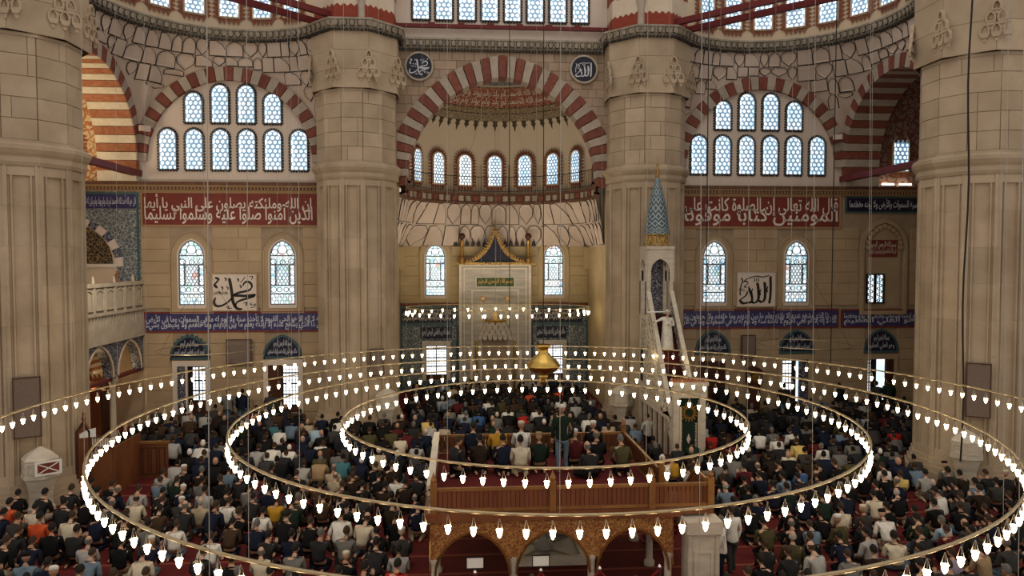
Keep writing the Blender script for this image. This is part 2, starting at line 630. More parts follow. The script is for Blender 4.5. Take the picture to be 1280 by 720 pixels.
def head_mesh():
    mb = MB()
    vs, fs = [], []
    n, m = 18, 13
    for i in range(m + 1):
        t = pi * i / m
        z = cos(t) * .120
        for k in range(n):
            a = 2 * pi * k / n + pi / 2
            fx, fy = cos(a), sin(a)
            r = sin(t)
            x, y = .077 * r * fx, .097 * r * fy
            if z < -.02:                      # jaw and chin
                s = min(1, (-.02 - z) / .09)
                x *= 1 - .25 * s
                y = y * (1 - .12 * s) + (.018 * s if fy > 0 else .03 * s)
            front = max(0.0, fy) ** 6
            if front > .02:
                if -.045 < z < .012: y += front * .024 * (1 - abs(z + .028) / .04 if abs(z + .028) < .04 else 0) * (1 if abs(fx) < .34 else 0)
                if .0 < z < .03 and abs(fx) > .25: y -= front * .008
                if -.075 < z < -.055: y += front * .006
            if fy < 0 and z < 0: y *= .93
            vs.append((x, y, z))
    for i in range(m):
        for k in range(n):
            k2 = (k + 1) % n
            fs.append((i * n + k, (i + 1) * n + k, (i + 1) * n + k2, i * n + k2))
    mb.add(vs, fs, 0)
    mb.add([(-.009, .094, -.02), (.009, .094, -.02), (.016, .098, -.043), (-.016, .098, -.043), (0, .122, -.040), (0, .098, -.005)],
           [(5, 0, 4), (5, 4, 1), (0, 3, 4), (4, 2, 1), (3, 2, 4)], 0)        # nose
    for s in (-1, 1):
        mb.ball((s * .030, .083, .006), .011, 6, 4, 1)                       # eyes
        mb.ball((s * .078, -.004, -.012), .03, 8, 5, 0, (.32, .62, 1.05))    # ears
    mb.box(-.024, .024, .078, .0925, -.068, -.062, 1)                        # mouth line
    return mb


def cap_shell(rx, ry, rz, tmax_front, tmax_back, n=18, m=6, c=(0, -.004, .004)):
    mb = MB()
    vs, fs = [], []
    for i in range(m + 1):
        for k in range(n):
            a = 2 * pi * k / n
            f = (sin(a) + 1) / 2
            t = (tmax_front * f + tmax_back * (1 - f)) * i / m
            vs.append((c[0] + rx * sin(t) * cos(a), c[1] + ry * sin(t) * sin(a), c[2] + rz * cos(t)))
    for i in range(m):
        for k in range(n):
            k2 = (k + 1) % n
            fs.append((i * n + k, (i + 1) * n + k, (i + 1) * n + k2, i * n + k2))
    return mb.add(vs, fs)


_hm = head_mesh()
HAIR = {
    'hair': cap_shell(.084, .104, .127, 1.12, 2.02).data('hair', m_hair, True),
    'bald': None,
    'cap': MB().lathe([(.0, .128), (.05, .124), (.078, .112), (.088, .095), (.090, .045), (.086, .04)], 16, (0, -.006, 0)).data('cap', m_cloth, True),
    'scarf': cap_shell(.094, .116, .136, 1.35, 2.75, 18, 8).data('headscarf', m_cloth, True),
}
_fr = MB()
for _s in range(13):                                                       # thinning fringe of hair round the back of the head
    pass
_ring = []
_vs, _fs = [], []
for _i in range(5):
    _t = 1.18 + .82 * _i / 4
    for _k in range(15):
        _a = pi * 1.0 + pi * _k / 14
        _vs.append((.083 * sin(_t) * cos(_a), -.004 + .102 * sin(_t) * sin(_a), .125 * cos(_t)))
for _i in range(4):
    for _k in range(14):
        _fs.append((_i * 15 + _k, (_i + 1) * 15 + _k, (_i + 1) * 15 + _k + 1, _i * 15 + _k + 1))
HAIR['bald'] = MB().add(_vs, _fs).data('hair_fringe', m_hair, True)


def pose_kneel(l, b, tw=0.0, spread=0.0, arms='thigh', sit=0.0):
    """kneeling back on the heels; l forward lean, b head bow; returns skin jobs, head place, hands"""
    ca, sa = cos(tw), sin(tw)
    def T(x, y): return (x * ca - y * sa, x * sa + y * ca)
    nb, eb = [(0, -.04, .25 - sit, .135, .115)], []
    sp = limb(nb, eb, 0, [(0, -.05 + l * .35, .42 - sit, .125, .10)])
    ch = limb(nb, eb, sp, [(0, -.04 + l * .75, .58 - sit, .145, .105)])
    nk = limb(nb, eb, ch, [(0, -.025 + l, .70 - sit, .060, .055), (0, .0 + l + b * .05, .80 - sit, .052, .052)])
    hd = (0, .015 + l + b * .12, .90 - sit - b * .05)
    hands = []
    nt, et = [(0, -.05, .24 - sit, .185, .165)], []
    a0 = limb(nt, et, 0, [(0, -.055 + l * .2, .34 - sit, .178, .145), (0, -.05 + l * .5, .47 - sit, .180, .135)])
    a1 = limb(nt, et, a0, [(0, -.045 + l * .8, .60 - sit, .175, .118)])
    a2 = limb(nt, et, a1, [(0, -.03 + l, .685 - sit, .085, .075), (0, -.015 + l, .725 - sit, .066, .062)])
    for s in (-1, 1):
        hx, hy = T(s * .145, -.03 + l * .95)
        sx, sy = T(s * .185, -.02 + l * .95)
        if arms == 'thigh':
            e = (s * (.228 + spread), .03 + l * .5, .40 - sit)
            w = (s * .17, .27 + l * .2, .27 - sit * .6)
            dv = (-.1 * s, 1, -.25)
        elif arms == 'lap':
            e = (s * .235, .06 + l * .6, .40 - sit)
            w = (s * .07, .27 + l * .5, .33 - sit * .6)
            dv = (-.8 * s, .6, 0)
        else:                                                              # pray: open palms raised
            e = (s * .22, .12 + l, .42 - sit)
            w = (s * .11, .30 + l, .58 - sit)
            dv = (-.2 * s, .5, .8)
        limb(nb, eb, ch, [(hx, hy, .635 - sit, .060), (*e, .040), (*w, .026)])
        limb(nt, et, a1, [(sx, sy, .635 - sit, .078), (s * .5 * (abs(sx) + abs(e[0])), (sy + e[1]) / 2, (.635 - sit + e[2]) / 2, .068), (*e, .060), ((e[0] * .25 + w[0] * .75), (e[1] * .25 + w[1] * .75), (e[2] * .25 + w[2] * .75), .044), (w[0], w[1], w[2], .042)])
        hands.append((w, dv, s))
    nl, el = [(0, -.06, .20 - sit * .7, .175, .15)], []
    for s in (-1, 1):
        if sit > .05:                                                      # cross-legged
            k = [(s * .17, .10, .14, .10), (s * .36, .22, .12, .082), (s * .12, .34, .08, .065), (-s * .10, .30, .06, .05)]
            ft = (-s * .17, .28, .05)
        else:
            k = [(s * .12, .12, .20, .098), (s * .155, .36, .10, .080), (s * .14, .10, .075, .068), (s * .12, -.16, .07, .060)]
            ft = (s * .10, -.27, .05)
        limb(nl, el, 0, k)
        limb(nb, eb, 0, [(k[0][0], k[0][1], k[0][2], .075), (k[1][0], k[1][1], k[1][2], .058), (k[2][0], k[2][1], k[2][2], .048), (k[3][0], k[3][1], k[3][2], .036), (*ft, .036)])
    return dict(body=(nb, eb, 1), top=(nt, et, 1), legs=(nl, el, 1), head=hd, bow=b, hands=hands)


def pose_stand(arms='down', stride=0.06, bend=0.0):
    l = bend
    nb, eb = [(0, 0, .95, .130, .105)], []
    ch = limb(nb, eb, 0, [(0, .0 + l * .4, 1.12, .122, .095), (0, .0 + l * .8, 1.30, .145, .105)])
    limb(nb, eb, ch, [(0, .0 + l, 1.45, .062, .056), (0, .02 + l, 1.53, .052, .052)])
    hd = (0, .035 + l, 1.635)
    nt, et = [(0, 0, .80, .185, .145)], []
    a1 = limb(nt, et, 0, [(0, l * .1, .92, .180, .140), (0, l * .3, 1.06, .168, .130), (0, l * .7, 1.22, .172, .125), (0, l * .9, 1.34, .170, .112)])
    limb(nt, et, a1, [(0, l, 1.43, .082, .072), (0, .01 + l, 1.475, .064, .060)])
    hands = []
    for s in (-1, 1):
        if arms == 'staff' and s > 0:
            e, w, dv = (s * .40, .10, 1.30), (s * .60, .20, 1.24), (s, .3, -.1)
        elif arms in ('fold', 'staff'):
            e, w, dv = (s * .27, .06 + l, 1.10), (s * .06, .22 + l, 1.12), (-s, .2, 0)
        else:
            e, w, dv = (s * .26, -.02 + l, 1.12), (s * .25, .06 + l, .88), (0, .1, -1)
        limb(nb, eb, ch, [(s * .16, l * .9, 1.37, .058), (*e, .040), (*w, .026)])
        limb(nt, et, a1, [(s * .21, l * .9, 1.37, .076), ((s * .21 + e[0]) / 2, e[1] / 2 + l * .4, (1.37 + e[2]) / 2, .064), (*e, .056), ((e[0] * .2 + w[0] * .8), (e[1] * .2 + w[1] * .8), (e[2] * .2 + w[2] * .8), .043), (w[0], w[1], w[2], .041)])
        hands.append((w, dv, s))
    nl, el = [(0, 0, .98, .160, .125)], []
    for s in (-1, 1):
        k = [(s * .095, .01, .76, .100), (s * .105, .02 + s * stride, .50, .070), (s * .105, -.01 + s * stride, .27, .064), (s * .105, -.02 + s * stride, .07, .058)]
        limb(nl, el, 0, k)
        limb(nb, eb, 0, [(k[0][0], k[0][1], .80, .080), (k[1][0], k[1][1], .50, .055), (k[2][0], k[2][1], .25, .045), (k[3][0], k[3][1], .06, .036), (s * .115, .12 + s * stride, .035, .034)])
    return dict(body=(nb, eb, 1), top=(nt, et, 1), legs=(nl, el, 1), head=hd, bow=.1, hands=hands)


POSES = {
    'upright': pose_kneel(.05, .25), 'bowed': pose_kneel(.13, .75, .05, .02), 'leaning': pose_kneel(.26, .6, -.05, .03),
    'lap': pose_kneel(.10, .5, .04, 0, 'lap'), 'praying': pose_kneel(.06, .45, 0, 0, 'pray'),
    'cross': pose_kneel(.15, .35, -.06, .03, 'lap', .11),
    'standing': pose_stand(), 'folded': pose_stand('fold', .02), 'preaching': pose_stand('staff', .02),
}
_jobs = {}
for _k, _p in POSES.items():
    for _part in ('body', 'top', 'legs'):
        _jobs[(_k, _part)] = _p[_part]
        _n, _e, _l = _p[_part]
        _jobs[(_k, _part, 'low')] = (_n, _e, 0)
_sk = skin_mesh(_jobs)
PROTO, LOW = {}, {}
for _i, (_k, _p) in enumerate(POSES.items()):
    hx = Matrix.Translation(_p['head']) @ Matrix.Rotation(-.35 * _p['bow'], 4, 'X')
    b = MB().mesh(_sk[(_k, 'body')])
    for w, dv, s in _p['hands']: hand(b, w, dv, s)
    for (v, f, mi) in ((_hm.v, _hm.f, _hm.m),):
        base = len(b.v)
        b.v.extend([tuple(hx @ Vector(q)) for q in v])
        b.f.extend([tuple(base + i for i in q) for q in f])
        b.m.extend(mi)
    crease(_sk[(_k, 'top')], .022, 7.0, _i * 3.1)
    crease(_sk[(_k, 'legs')], .016, 7.0, _i * 1.7 + 9)
    PROTO[_k] = dict(body=b.data('body_' + _k, [m_skin, m_eye], True), top=MB().mesh(_sk[(_k, 'top')]).data('garment_' + _k, m_cloth, True),
                     legs=MB().mesh(_sk[(_k, 'legs')]).data('trousers_' + _k, m_cloth, True), head=hx)
    LOW[_k] = (_sk[(_k, 'top', 'low')], _sk[(_k, 'legs', 'low')], hx)
ROBE = MB()
_vs = []
for _i in range(9):
    _z = 1.38 - 1.33 * _i / 8
    _r = .17 + .10 * (_i / 8) ** 1.2
    for _k in range(24):
        _a = 2 * pi * _k / 24
        _q = _r * (1 + .05 * (_i / 8) * cos(_a * 7))
        _vs.append((_q * cos(_a) * 1.08, _q * sin(_a) * (.74 + .2 * _i / 8), _z))
ROBE.add(_vs, [(i * 24 + k, (i + 1) * 24 + k, (i + 1) * 24 + (k + 1) % 24, i * 24 + (k + 1) % 24) for i in range(8) for k in range(24)])
ROBE_ME = ROBE.data('robe', m_cloth, True)

COLOURS = {
    'black': (.009, .009, .010), 'charcoal': (.022, .022, .024), 'navy': (.011, .014, .030), 'dark grey': (.045, .043, .042), 'grey': (.14, .135, .13),
    'light grey': (.34, .33, .32), 'white': (.66, .64, .60), 'cream': (.56, .49, .38), 'beige': (.38, .31, .22), 'tan': (.30, .21, .12),
    'brown': (.055, .032, .020), 'dark brown': (.026, .017, .012), 'olive': (.065, .056, .025), 'dark green': (.013, .024, .016), 'teal': (.045, .14, .17),
    'blue': (.045, .10, .24), 'pale blue': (.32, .42, .52), 'grey-blue': (.13, .18, .24), 'maroon': (.085, .014, .016), 'red': (.38, .022, .018), 'orange-red': (.50, .075, .025),
    'yellow': (.58, .42, .14), 'mustard': (.46, .25, .03), 'lavender': (.32, .27, .36), 'pink': (.62, .24, .28),
}
SKINS = [(.42, .25, .17), (.48, .30, .21), (.36, .21, .135), (.52, .34, .25)]
HAIRS = {'black': (.012, .010, .009), 'brown': (.045, .026, .016), 'grey': (.13, .125, .12), 'white': (.40, .39, .37)}


def person(pose, loc, rz, top, legs, head, hair='black', capcol='white', label=None, group=None, garment='jacket', scale=1.0, skin=None, robe=False):
    P = PROTO[pose]
    o = link('person', P['body'], None, loc, rz)
    o.scale = (scale,) * 3
    o.color = (*(skin or RNG.choice(SKINS)), 1)
    t = link(garment, P['top'], o)
    t.color = (*COLOURS[top], 1)
    if robe:
        g = link('robe_skirt', ROBE_ME, o)
        g.color = t.color
    else:
        g = link('trousers', P['legs'], o)
        g.color = (*COLOURS[legs], 1)
    if head:
        h = link({'hair': 'hair', 'bald': 'hair_fringe', 'cap': 'cap', 'scarf': 'headscarf'}[head], HAIR[head], o)
        h.matrix_local = P['head']
        h.color = (*(HAIRS[hair] if head in ('hair', 'bald') else COLOURS[capcol]), 1)
    tag(o, label, 'person', group)
    return o

# ================================================================ THE SETTING
PIER_A = 1.80                                   # apothem of the twelve-sided piers
PIERS = {'front_left': (-6.89, 16.63), 'front_right': (6.89, 16.63), 'side_left': (-16.63, 6.89), 'side_right': (16.63, 6.89)}

fl = MB().box(-24, 24, -24, 26, -.3, 0)
floor = struct(fl.build('floor', m_carpet))
# prayer rows woven into the carpet
rowm = M('carpet_row_stripe', (.20, .05, .03), rough=.95)
for k in range(22):
    y = 16.75 - k * 1.15
    MB().box(-17, 17, y - .05, y + .05, 0, .006).build('carpet_stripe', rowm, floor)


def stone_block(mb, u0, u1, w0, w1, P, d=.045, bev=.018, mi=0):
    vs = [P(u, w, 0) for u, w in rect(u0, u1, w0, w1)] + [P(u, w, d * .7) for u, w in rect(u0, u1, w0, w1)] + \
         [P(u, w, d) for u, w in rect(u0 + bev, u1 - bev, w0 + bev, w1 - bev)]
    fs = [(8, 9, 10, 11)] + [(i, (i + 1) % 4, 4 + (i + 1) % 4, 4 + i) for i in range(4)] + [(4 + i, 4 + (i + 1) % 4, 8 + (i + 1) % 4, 8 + i) for i in range(4)]
    return mb.add(vs, fs, mi)


def ashlar(parent, P, u0, u1, w0, w1, holes, ch, sl, mat, keep=None, gap=.012):
    n = max(1, round((w1 - w0) / ch))
    for c in range(n):
        a, b = w0 + (w1 - w0) * c / n, w0 + (w1 - w0) * (c + 1) / n
        cuts = [(u0, u1)]
        for h in holes:
            if h[2] < b - .05 and h[3] > a + .05:
                nc = []
                for s, e in cuts:
                    if h[1] <= s or h[0] >= e: nc.append((s, e))
                    else:
                        if h[0] > s: nc.append((s, h[0]))
                        if h[1] < e: nc.append((h[1], e))
                cuts = nc
        for s, e in cuts:
            if e - s < .08: continue
            m = max(1, round((e - s) / sl))
            xs = [s] + [s + (e - s) * (i + (.5 if (c % 2 and m > 1) else 0) * (0 < i < m) + RNG.uniform(-.12, .12)) / m for i in range(1, m)] + [e]
            for i in range(len(xs) - 1):
                p, q = xs[i], xs[i + 1]
                if q - p < .1: continue
                if keep and not keep(p, q, a, b): continue
                stone_block(MB(), p + gap / 2, q - gap / 2, a + gap / 2, b - gap / 2, P, d=.035 + RNG.uniform(0, .015)).build('stone', mat, parent)


# ---------------------------------------------------------------- piers
def ngon(n, ap, rot=0.0):
    r = ap / cos(pi / n)
    return [(r * cos(rot + 2 * pi * (k + .5) / n), r * sin(rot + 2 * pi * (k + .5) / n)) for k in range(n)]


def facetP(ap, ang):
    """plane map of one facet of an upright prism centred on the origin"""
    nx, ny = cos(ang), sin(ang)
    return lambda u, w, d: (nx * (ap + d) - ny * u, ny * (ap + d) + nx * u, w)


def make_pier(side, c, mould, cap0, top=18.0):
    root = struct(empty('column', (c[0], c[1], 0)))
    half = PIER_A * math.tan(pi / 12)
    core = MB()
    for ap, z0, z1 in ((PIER_A - .10, 0, mould), (PIER_A - .06, mould, cap0)):
        pts = ngon(12, ap)
        core.slab(pts, z0, z1, lambda u, w, d: (u, w, d))
    core.build('core', m_joint, root)
    view = atan2(CY - c[1], CX - c[0])
    facing = [k for k in range(12) if cos(2 * pi * k / 12 - view) > -.35]
    # plinth and mouldings
    pl = MB()
    for ap, z0, z1 in ((2.08, 0, .28), (2.0, .28, .46), (1.93, .46, .62), (1.88, .62, .78)):
        pl.slab(ngon(12, ap), z0, z1, lambda u, w, d: (u, w, d))
    pl.build('plinth', m_stone, root)
    mo = MB()
    for i, (ap, z) in enumerate(((1.84, -.62), (1.90, -.50), (1.90, -.34), (1.98, -.24), (2.04, -.12), (2.04, 0), (1.86, .10), (1.86, .18))):
        if i < 7:
            nx = ((1.84, -.62), (1.90, -.50), (1.90, -.34), (1.98, -.24), (2.04, -.12), (2.04, 0), (1.86, .10), (1.86, .18))[i + 1]
            a, b = ngon(12, ap), ngon(12, nx[0])
            for k in range(12):
                j = (k + 1) % 12
                mo.add([(*a[k], mould + z), (*a[j], mould + z), (*b[j], mould + nx[1]), (*b[k], mould + nx[1])], [(0, 1, 2, 3)])
    mo.build('moulding', m_stone, root)
    # lower shaft: each facet a recessed panel between rolls, laid in courses
    prof = [(-half, 0), (-half + .05, .03), (-half + .11, .03), (-half + .13, -.06), (-half + .18, -.06), (-half + .20, .0), (-half + .245, .0), (-half + .265, -.09),
            (half - .265, -.09), (half - .245, 0), (half - .20, 0), (half - .18, -.06), (half - .13, -.06), (half - .11, .03), (half - .05, .03), (half, 0)]
    z0, z1 = .78, mould - .62
    n = 8
    for k in facing:
        P = facetP(PIER_A, 2 * pi * k / 12)
        for i in range(n):
            a, b = z0 + (z1 - z0) * i / n + .003, z0 + (z1 - z0) * (i + 1) / n - .003
            off = RNG.uniform(-.004, .004)
            vs = [P(u, a, d + off) for u, d in prof] + [P(u, b, d + off) for u, d in prof]
            m = len(prof)
            mb = MB().add(vs, [(q, q + 1, m + q + 1, m + q) for q in range(m - 1)])
            if i in (0, n - 1):                       # the panel ends in a cross moulding
                e = a if i == 0 else b - .30
                mb.slab(rect(-half + .12, half - .12, e, e + .30), -.06, .005, P)
            mb.build('stone', m_stone, root)
    # upper shaft: plain ashlar courses
    z0, z1 = mould + .18, cap0
    n = round((z1 - z0) / .62)
    for k in facing:
        P = facetP(PIER_A - .05, 2 * pi * k / 12)
        for i in range(n):
            a, b = z0 + (z1 - z0) * i / n, z0 + (z1 - z0) * (i + 1) / n
            split = RNG.choice((None, None, -.2, .25))
            cuts = [-half + .012, half - .012] if split is None else [-half + .012, split, half - .012]
            for q in range(len(cuts) - 1):
                stone_block(MB(), cuts[q] + .003, cuts[q + 1] - .003, a + .004, b - .004, P, d=.055 + RNG.uniform(0, .008), bev=.010).build('stone', m_stone, root)
    # head: eight-sided block with muqarnas brackets
    hb = MB()
    hb.slab(ngon(8, 1.92), cap0, top, lambda u, w, d: (u, w, d))
    hb.slab(ngon(12, 1.84), cap0 - .10, cap0, lambda u, w, d: (u, w, d))
    hb.build('head', m_stone, root)
    for k in range(8):
        if cos(2 * pi * k / 8 - view) < -.2: continue
        P = facetP(1.92, 2 * pi * k / 8)
        q = 1.92 * math.tan(pi / 8)
        for a in range(3):                             # ashlar joints of the head
            za, zb = cap0 + (top - cap0) * a / 3, cap0 + (top - cap0) * (a + 1) / 3
            stone_block(MB(), -q + .004, q - .004, za + .004, zb - .004, P, d=.03, bev=.010).build('stone', m_stone, root)
        br = MB()                                      # hanging niches on the corner between two facets
        for row, (zt, cnt) in enumerate(((1.30, 1), (.95, 2), (.55, 3))):
            for i in range(cnt):
                u = q - (i - (cnt - 1) / 2 + .0) * .34
                w = cap0 + zt
                shape = [(u - .15, w), (u + .15, w), (u + .15, w + .18), (u + .09, w + .30), (u, w + .37), (u - .09, w + .30), (u - .15, w + .18)]
                br.strip(shape, inset(shape, .055), 0, .13 - row * .02, P)
                br.slab([(u - .09, w - .12), (u + .09, w - .12), (u + .15, w), (u - .15, w)], 0, .10, P)
                br.slab([(u - .04, w - .26), (u + .04, w - .26), (u + .07, w - .12), (u - .07, w - .12)], 0, .06, P)
        br.build('muqarnas_bracket', m_stone, root)
    return root


PIER = {
    'front_left': make_pier('front_left', PIERS['front_left'], 12.12, 15.5),
    'front_right': make_pier('front_right', PIERS['front_right'], 12.12, 15.5),
    'side_left': make_pier('side_left', PIERS['side_left'], 11.42, 14.9),
    'side_right': make_pier('side_right', PIERS['side_right'], 11.42, 14.9),
}


# ---------------------------------------------------------------- cornice of egg and dart along a path
def cornice(path, inward, z0, z1, name, parent=None, eggs=True, depth=.32, step=.30):
    """path: list of xy points, inward: list of unit normals toward the hall"""
    h = z1 - z0
    prof = [(0, 0), (.06, 0), (.06, .08 * h), (.12, .12 * h), (.14, .25 * h), (.22, .35 * h), (.27, .80 * h), (depth, .84 * h), (depth, h), (0, h)]
    mb = MB()
    m = len(prof)
    vs = []
    for p, nv in zip(path, inward):
        for d, z in prof: vs.append((p[0] + nv[0] * d, p[1] + nv[1] * d, z0 + z))
    fs = [(i * m + j, (i + 1) * m + j, (i + 1) * m + j + 1, i * m + j + 1) for i in range(len(path) - 1) for j in range(m - 1)]
    mb.add(vs, fs)
    root = struct(mb.build(name, m_cornice, parent))
    eg, dt = MB(), MB()
    L = [0]
    for i in range(len(path) - 1): L.append(L[-1] + hypot(path[i + 1][0] - path[i][0], path[i + 1][1] - path[i][1]))
    s = step / 2
    while s < L[-1]:
        i = max(j for j in range(len(L) - 1) if L[j] <= s)
        t = (s - L[i]) / max(1e-6, L[i + 1] - L[i])
        x, y = path[i][0] + (path[i + 1][0] - path[i][0]) * t, path[i][1] + (path[i + 1][1] - path[i][1]) * t
        nx, ny = inward[i][0] + (inward[i + 1][0] - inward[i][0]) * t, inward[i][1] + (inward[i + 1][1] - inward[i][1]) * t
        l = hypot(nx, ny)
        nx, ny = nx / l, ny / l
        P = lambda u, w, d: (x + nx * (.16 + d + .12 * (w - z0) / h) - ny * u, y + ny * (.16 + d + .12 * (w - z0) / h) + nx * u, w)
        k = step
        oval = [(k * .33 * cos(a * pi / 4), z0 + h * .57 + h * .24 * sin(a * pi / 4)) for a in range(8)]
        ring = [(k * .44 * cos(a * pi / 4), z0 + h * .57 + h * .31 * sin(a * pi / 4)) for a in range(8)]
        dt.strip(ring, oval, 0, .030, P)
        eg.slab(oval, 0, .06, P)
        for q in (-.25, .25):
            dt.slab(rect(q * k - k * .13, q * k + k * .13, z0 - .02, z0 + h * .16), -.10, .02, P)
        s += step
    tag(dt.build('egg_border', m_cornice_d, root), kind='stuff')
    tag(eg.build('egg_moulding', m_cornice, root), kind='stuff')
    return root


# ---------------------------------------------------------------- arches of striped voussoirs
def arch_profile(kind):
    if kind == 'centre':
        def f(t, o):
            c, z, r = (.80, 11.34, 6.40) if o else (.55, 11.50, 5.18)
            a1 = degrees(math.acos(c / r))
            if t <= .5:
                a = radians(180 - (180 - (180 - a1)) * t / .5) if False else radians(180 - a1 * t / .5)
                # left half runs from the springing (180) up to the crown
                return c + r * cos(a), z + r * sin(a)
            x, zz = f(1 - t, o)
            return -x, zz
        return f

    def g(t, o):
        r = 4.42 if o else 3.80
        a = radians(180 - 180 * t)
        return r * cos(a), 12.45 + r * sin(a)
    return g


def make_arch(name, kind, N, P, depth, mats, redfirst, stripe=None, uc=0.0):
    root = struct(empty(name))
    f = arch_profile(kind)
    for i in range(N):
        t0, t1 = i / N + .0012, (i + 1) / N - .0012
        tm = (t0 + t1) / 2
        out = [f(t, True) for t in (t0, tm, t1)]
        inn = [f(t, False) for t in (t1, tm, t0)]
        poly = [(uc + u, w) for u, w in out + inn]
        red = (i % 2 == 0) == redfirst
        MB().slab(poly, 0, depth + (.012 if red else 0), P).build('voussoir', mats[0] if red else mats[1], root)
        if stripe:
            MB().slab(poly, -stripe[0], -.002, P).build('stripe_stone', stripe[1] if red else stripe[2], root)
    return root


def arch_wall(P, u0, u1, w0, w1, fpts, mat, name, d=0.0, parent=None, thick=.3):
    """wall above an arched opening; fpts run from the left springing to the right one"""
    mb = MB()
    for (a, b) in zip(fpts[:-1], fpts[1:]):
        mb.slab([a, b, (b[0], w1), (a[0], w1)], d - thick, d, P)
    if fpts[0][0] > u0: mb.slab(rect(u0, fpts[0][0], w0, w1), d - thick, d, P)
    if fpts[-1][0] < u1: mb.slab(rect(fpts[-1][0], u1, w0, w1), d - thick, d, P)
    return mb.build(name, mat, parent)


WIN = [0]
_wcache = {}


def window_empty(loc, rz, parent=None):
    WIN[0] += 1
    return struct(empty('window_%d' % WIN[0], loc, rz, parent))


def hex_window(loc, rz, w, h, glass=None, border='bead', pitch=.235):
    """upright arched window of round panes in a plaster lattice, built facing its own -y"""
    key = (round(w, 2), round(h, 2), pitch, border)
    if key not in _wcache:
        out = arch_poly(w, h, 0, 12)
        g = MB().flat(out, .02, localP)
        la = MB()
        r, row = pitch * .36, 0
        y = pitch * .3
        clip = inset(out, .02)
        while y < h:
            x = -w / 2 - pitch + (pitch / 2 if row % 2 else 0)
            while x < w / 2 + pitch:
                if inside((x, y), clip):
                    hx = [(x + pitch * .577 * 1.0 * cos(radians(30 + 30 * k)) * (1.0 if k % 2 == 0 else .866), y + pitch * .577 * sin(radians(30 + 30 * k)) * (1.0 if k % 2 == 0 else .866)) for k in range(12)]
                    ci = [(x + r * cos(radians(30 + 30 * k)), y + r * sin(radians(30 + 30 * k))) for k in range(12)]
                    hx = [(max(-w / 2, min(w / 2, a)), min(max(0, b), h)) for a, b in hx]
                    la.strip(hx, ci, .02, .06, localP)
                x += pitch
            y += pitch * .866
            row += 1
        outer = inset(out, -.07)
        fr = MB().strip(inset(out, -.045), out, -.02, .10, localP)
        be = MB()
        if border == 'bead':
            o2 = inset(out, -.075)
            m = len(o2)
            for i in range(m):
                a, b = Vector(o2[i]), Vector(o2[(i + 1) % m])
                k = max(1, round((b - a).length / .135))
                for j in range(k):
                    c = a + (b - a) * (j + .5) / k
                    be.slab([(c.x + .050 * cos(q * pi / 3), c.y + .050 * sin(q * pi / 3)) for q in range(6)], 0, .055, localP)
        else:                                      # painted flame leaves round the window
            o2 = inset(out, -.10)
            m = len(o2)
            for i in range(m):
                a, b = Vector(o2[i]), Vector(o2[(i + 1) % m])
                e = (b - a)
                if e.length < .01: continue
                nrm = Vector((e.y, -e.x)).normalized()
                k = max(1, round(e.length / .19))
                for j in range(k):
                    c = a + e * (j + .5) / k
                    ev = e.normalized() * .085
                    be.slab([tuple(c - ev), tuple(c - ev * .9 + nrm * .08), tuple(c + nrm * .25), tuple(c + ev * .9 + nrm * .08), tuple(c + ev)][::-1], 0, .012, localP)
            be.strip(inset(out, -.13), inset(out, -.07), 0, .014, localP)
        _wcache[key] = (g, la.data('lattice', m_lattice), fr.data('window_frame', m_lead if border == 'bead' else m_plaster_w), be.data('border', m_bead if border == 'bead' else m_flame))
    g, la, fr, be = _wcache[key]
    root = window_empty(loc, rz)
    g.build('pane', glass or m_glass, root)
    tag(link('lattice', la, root), kind='stuff')
    link('window_frame', fr, root)
    tag(link('border', be, root), kind='stuff')
    return root


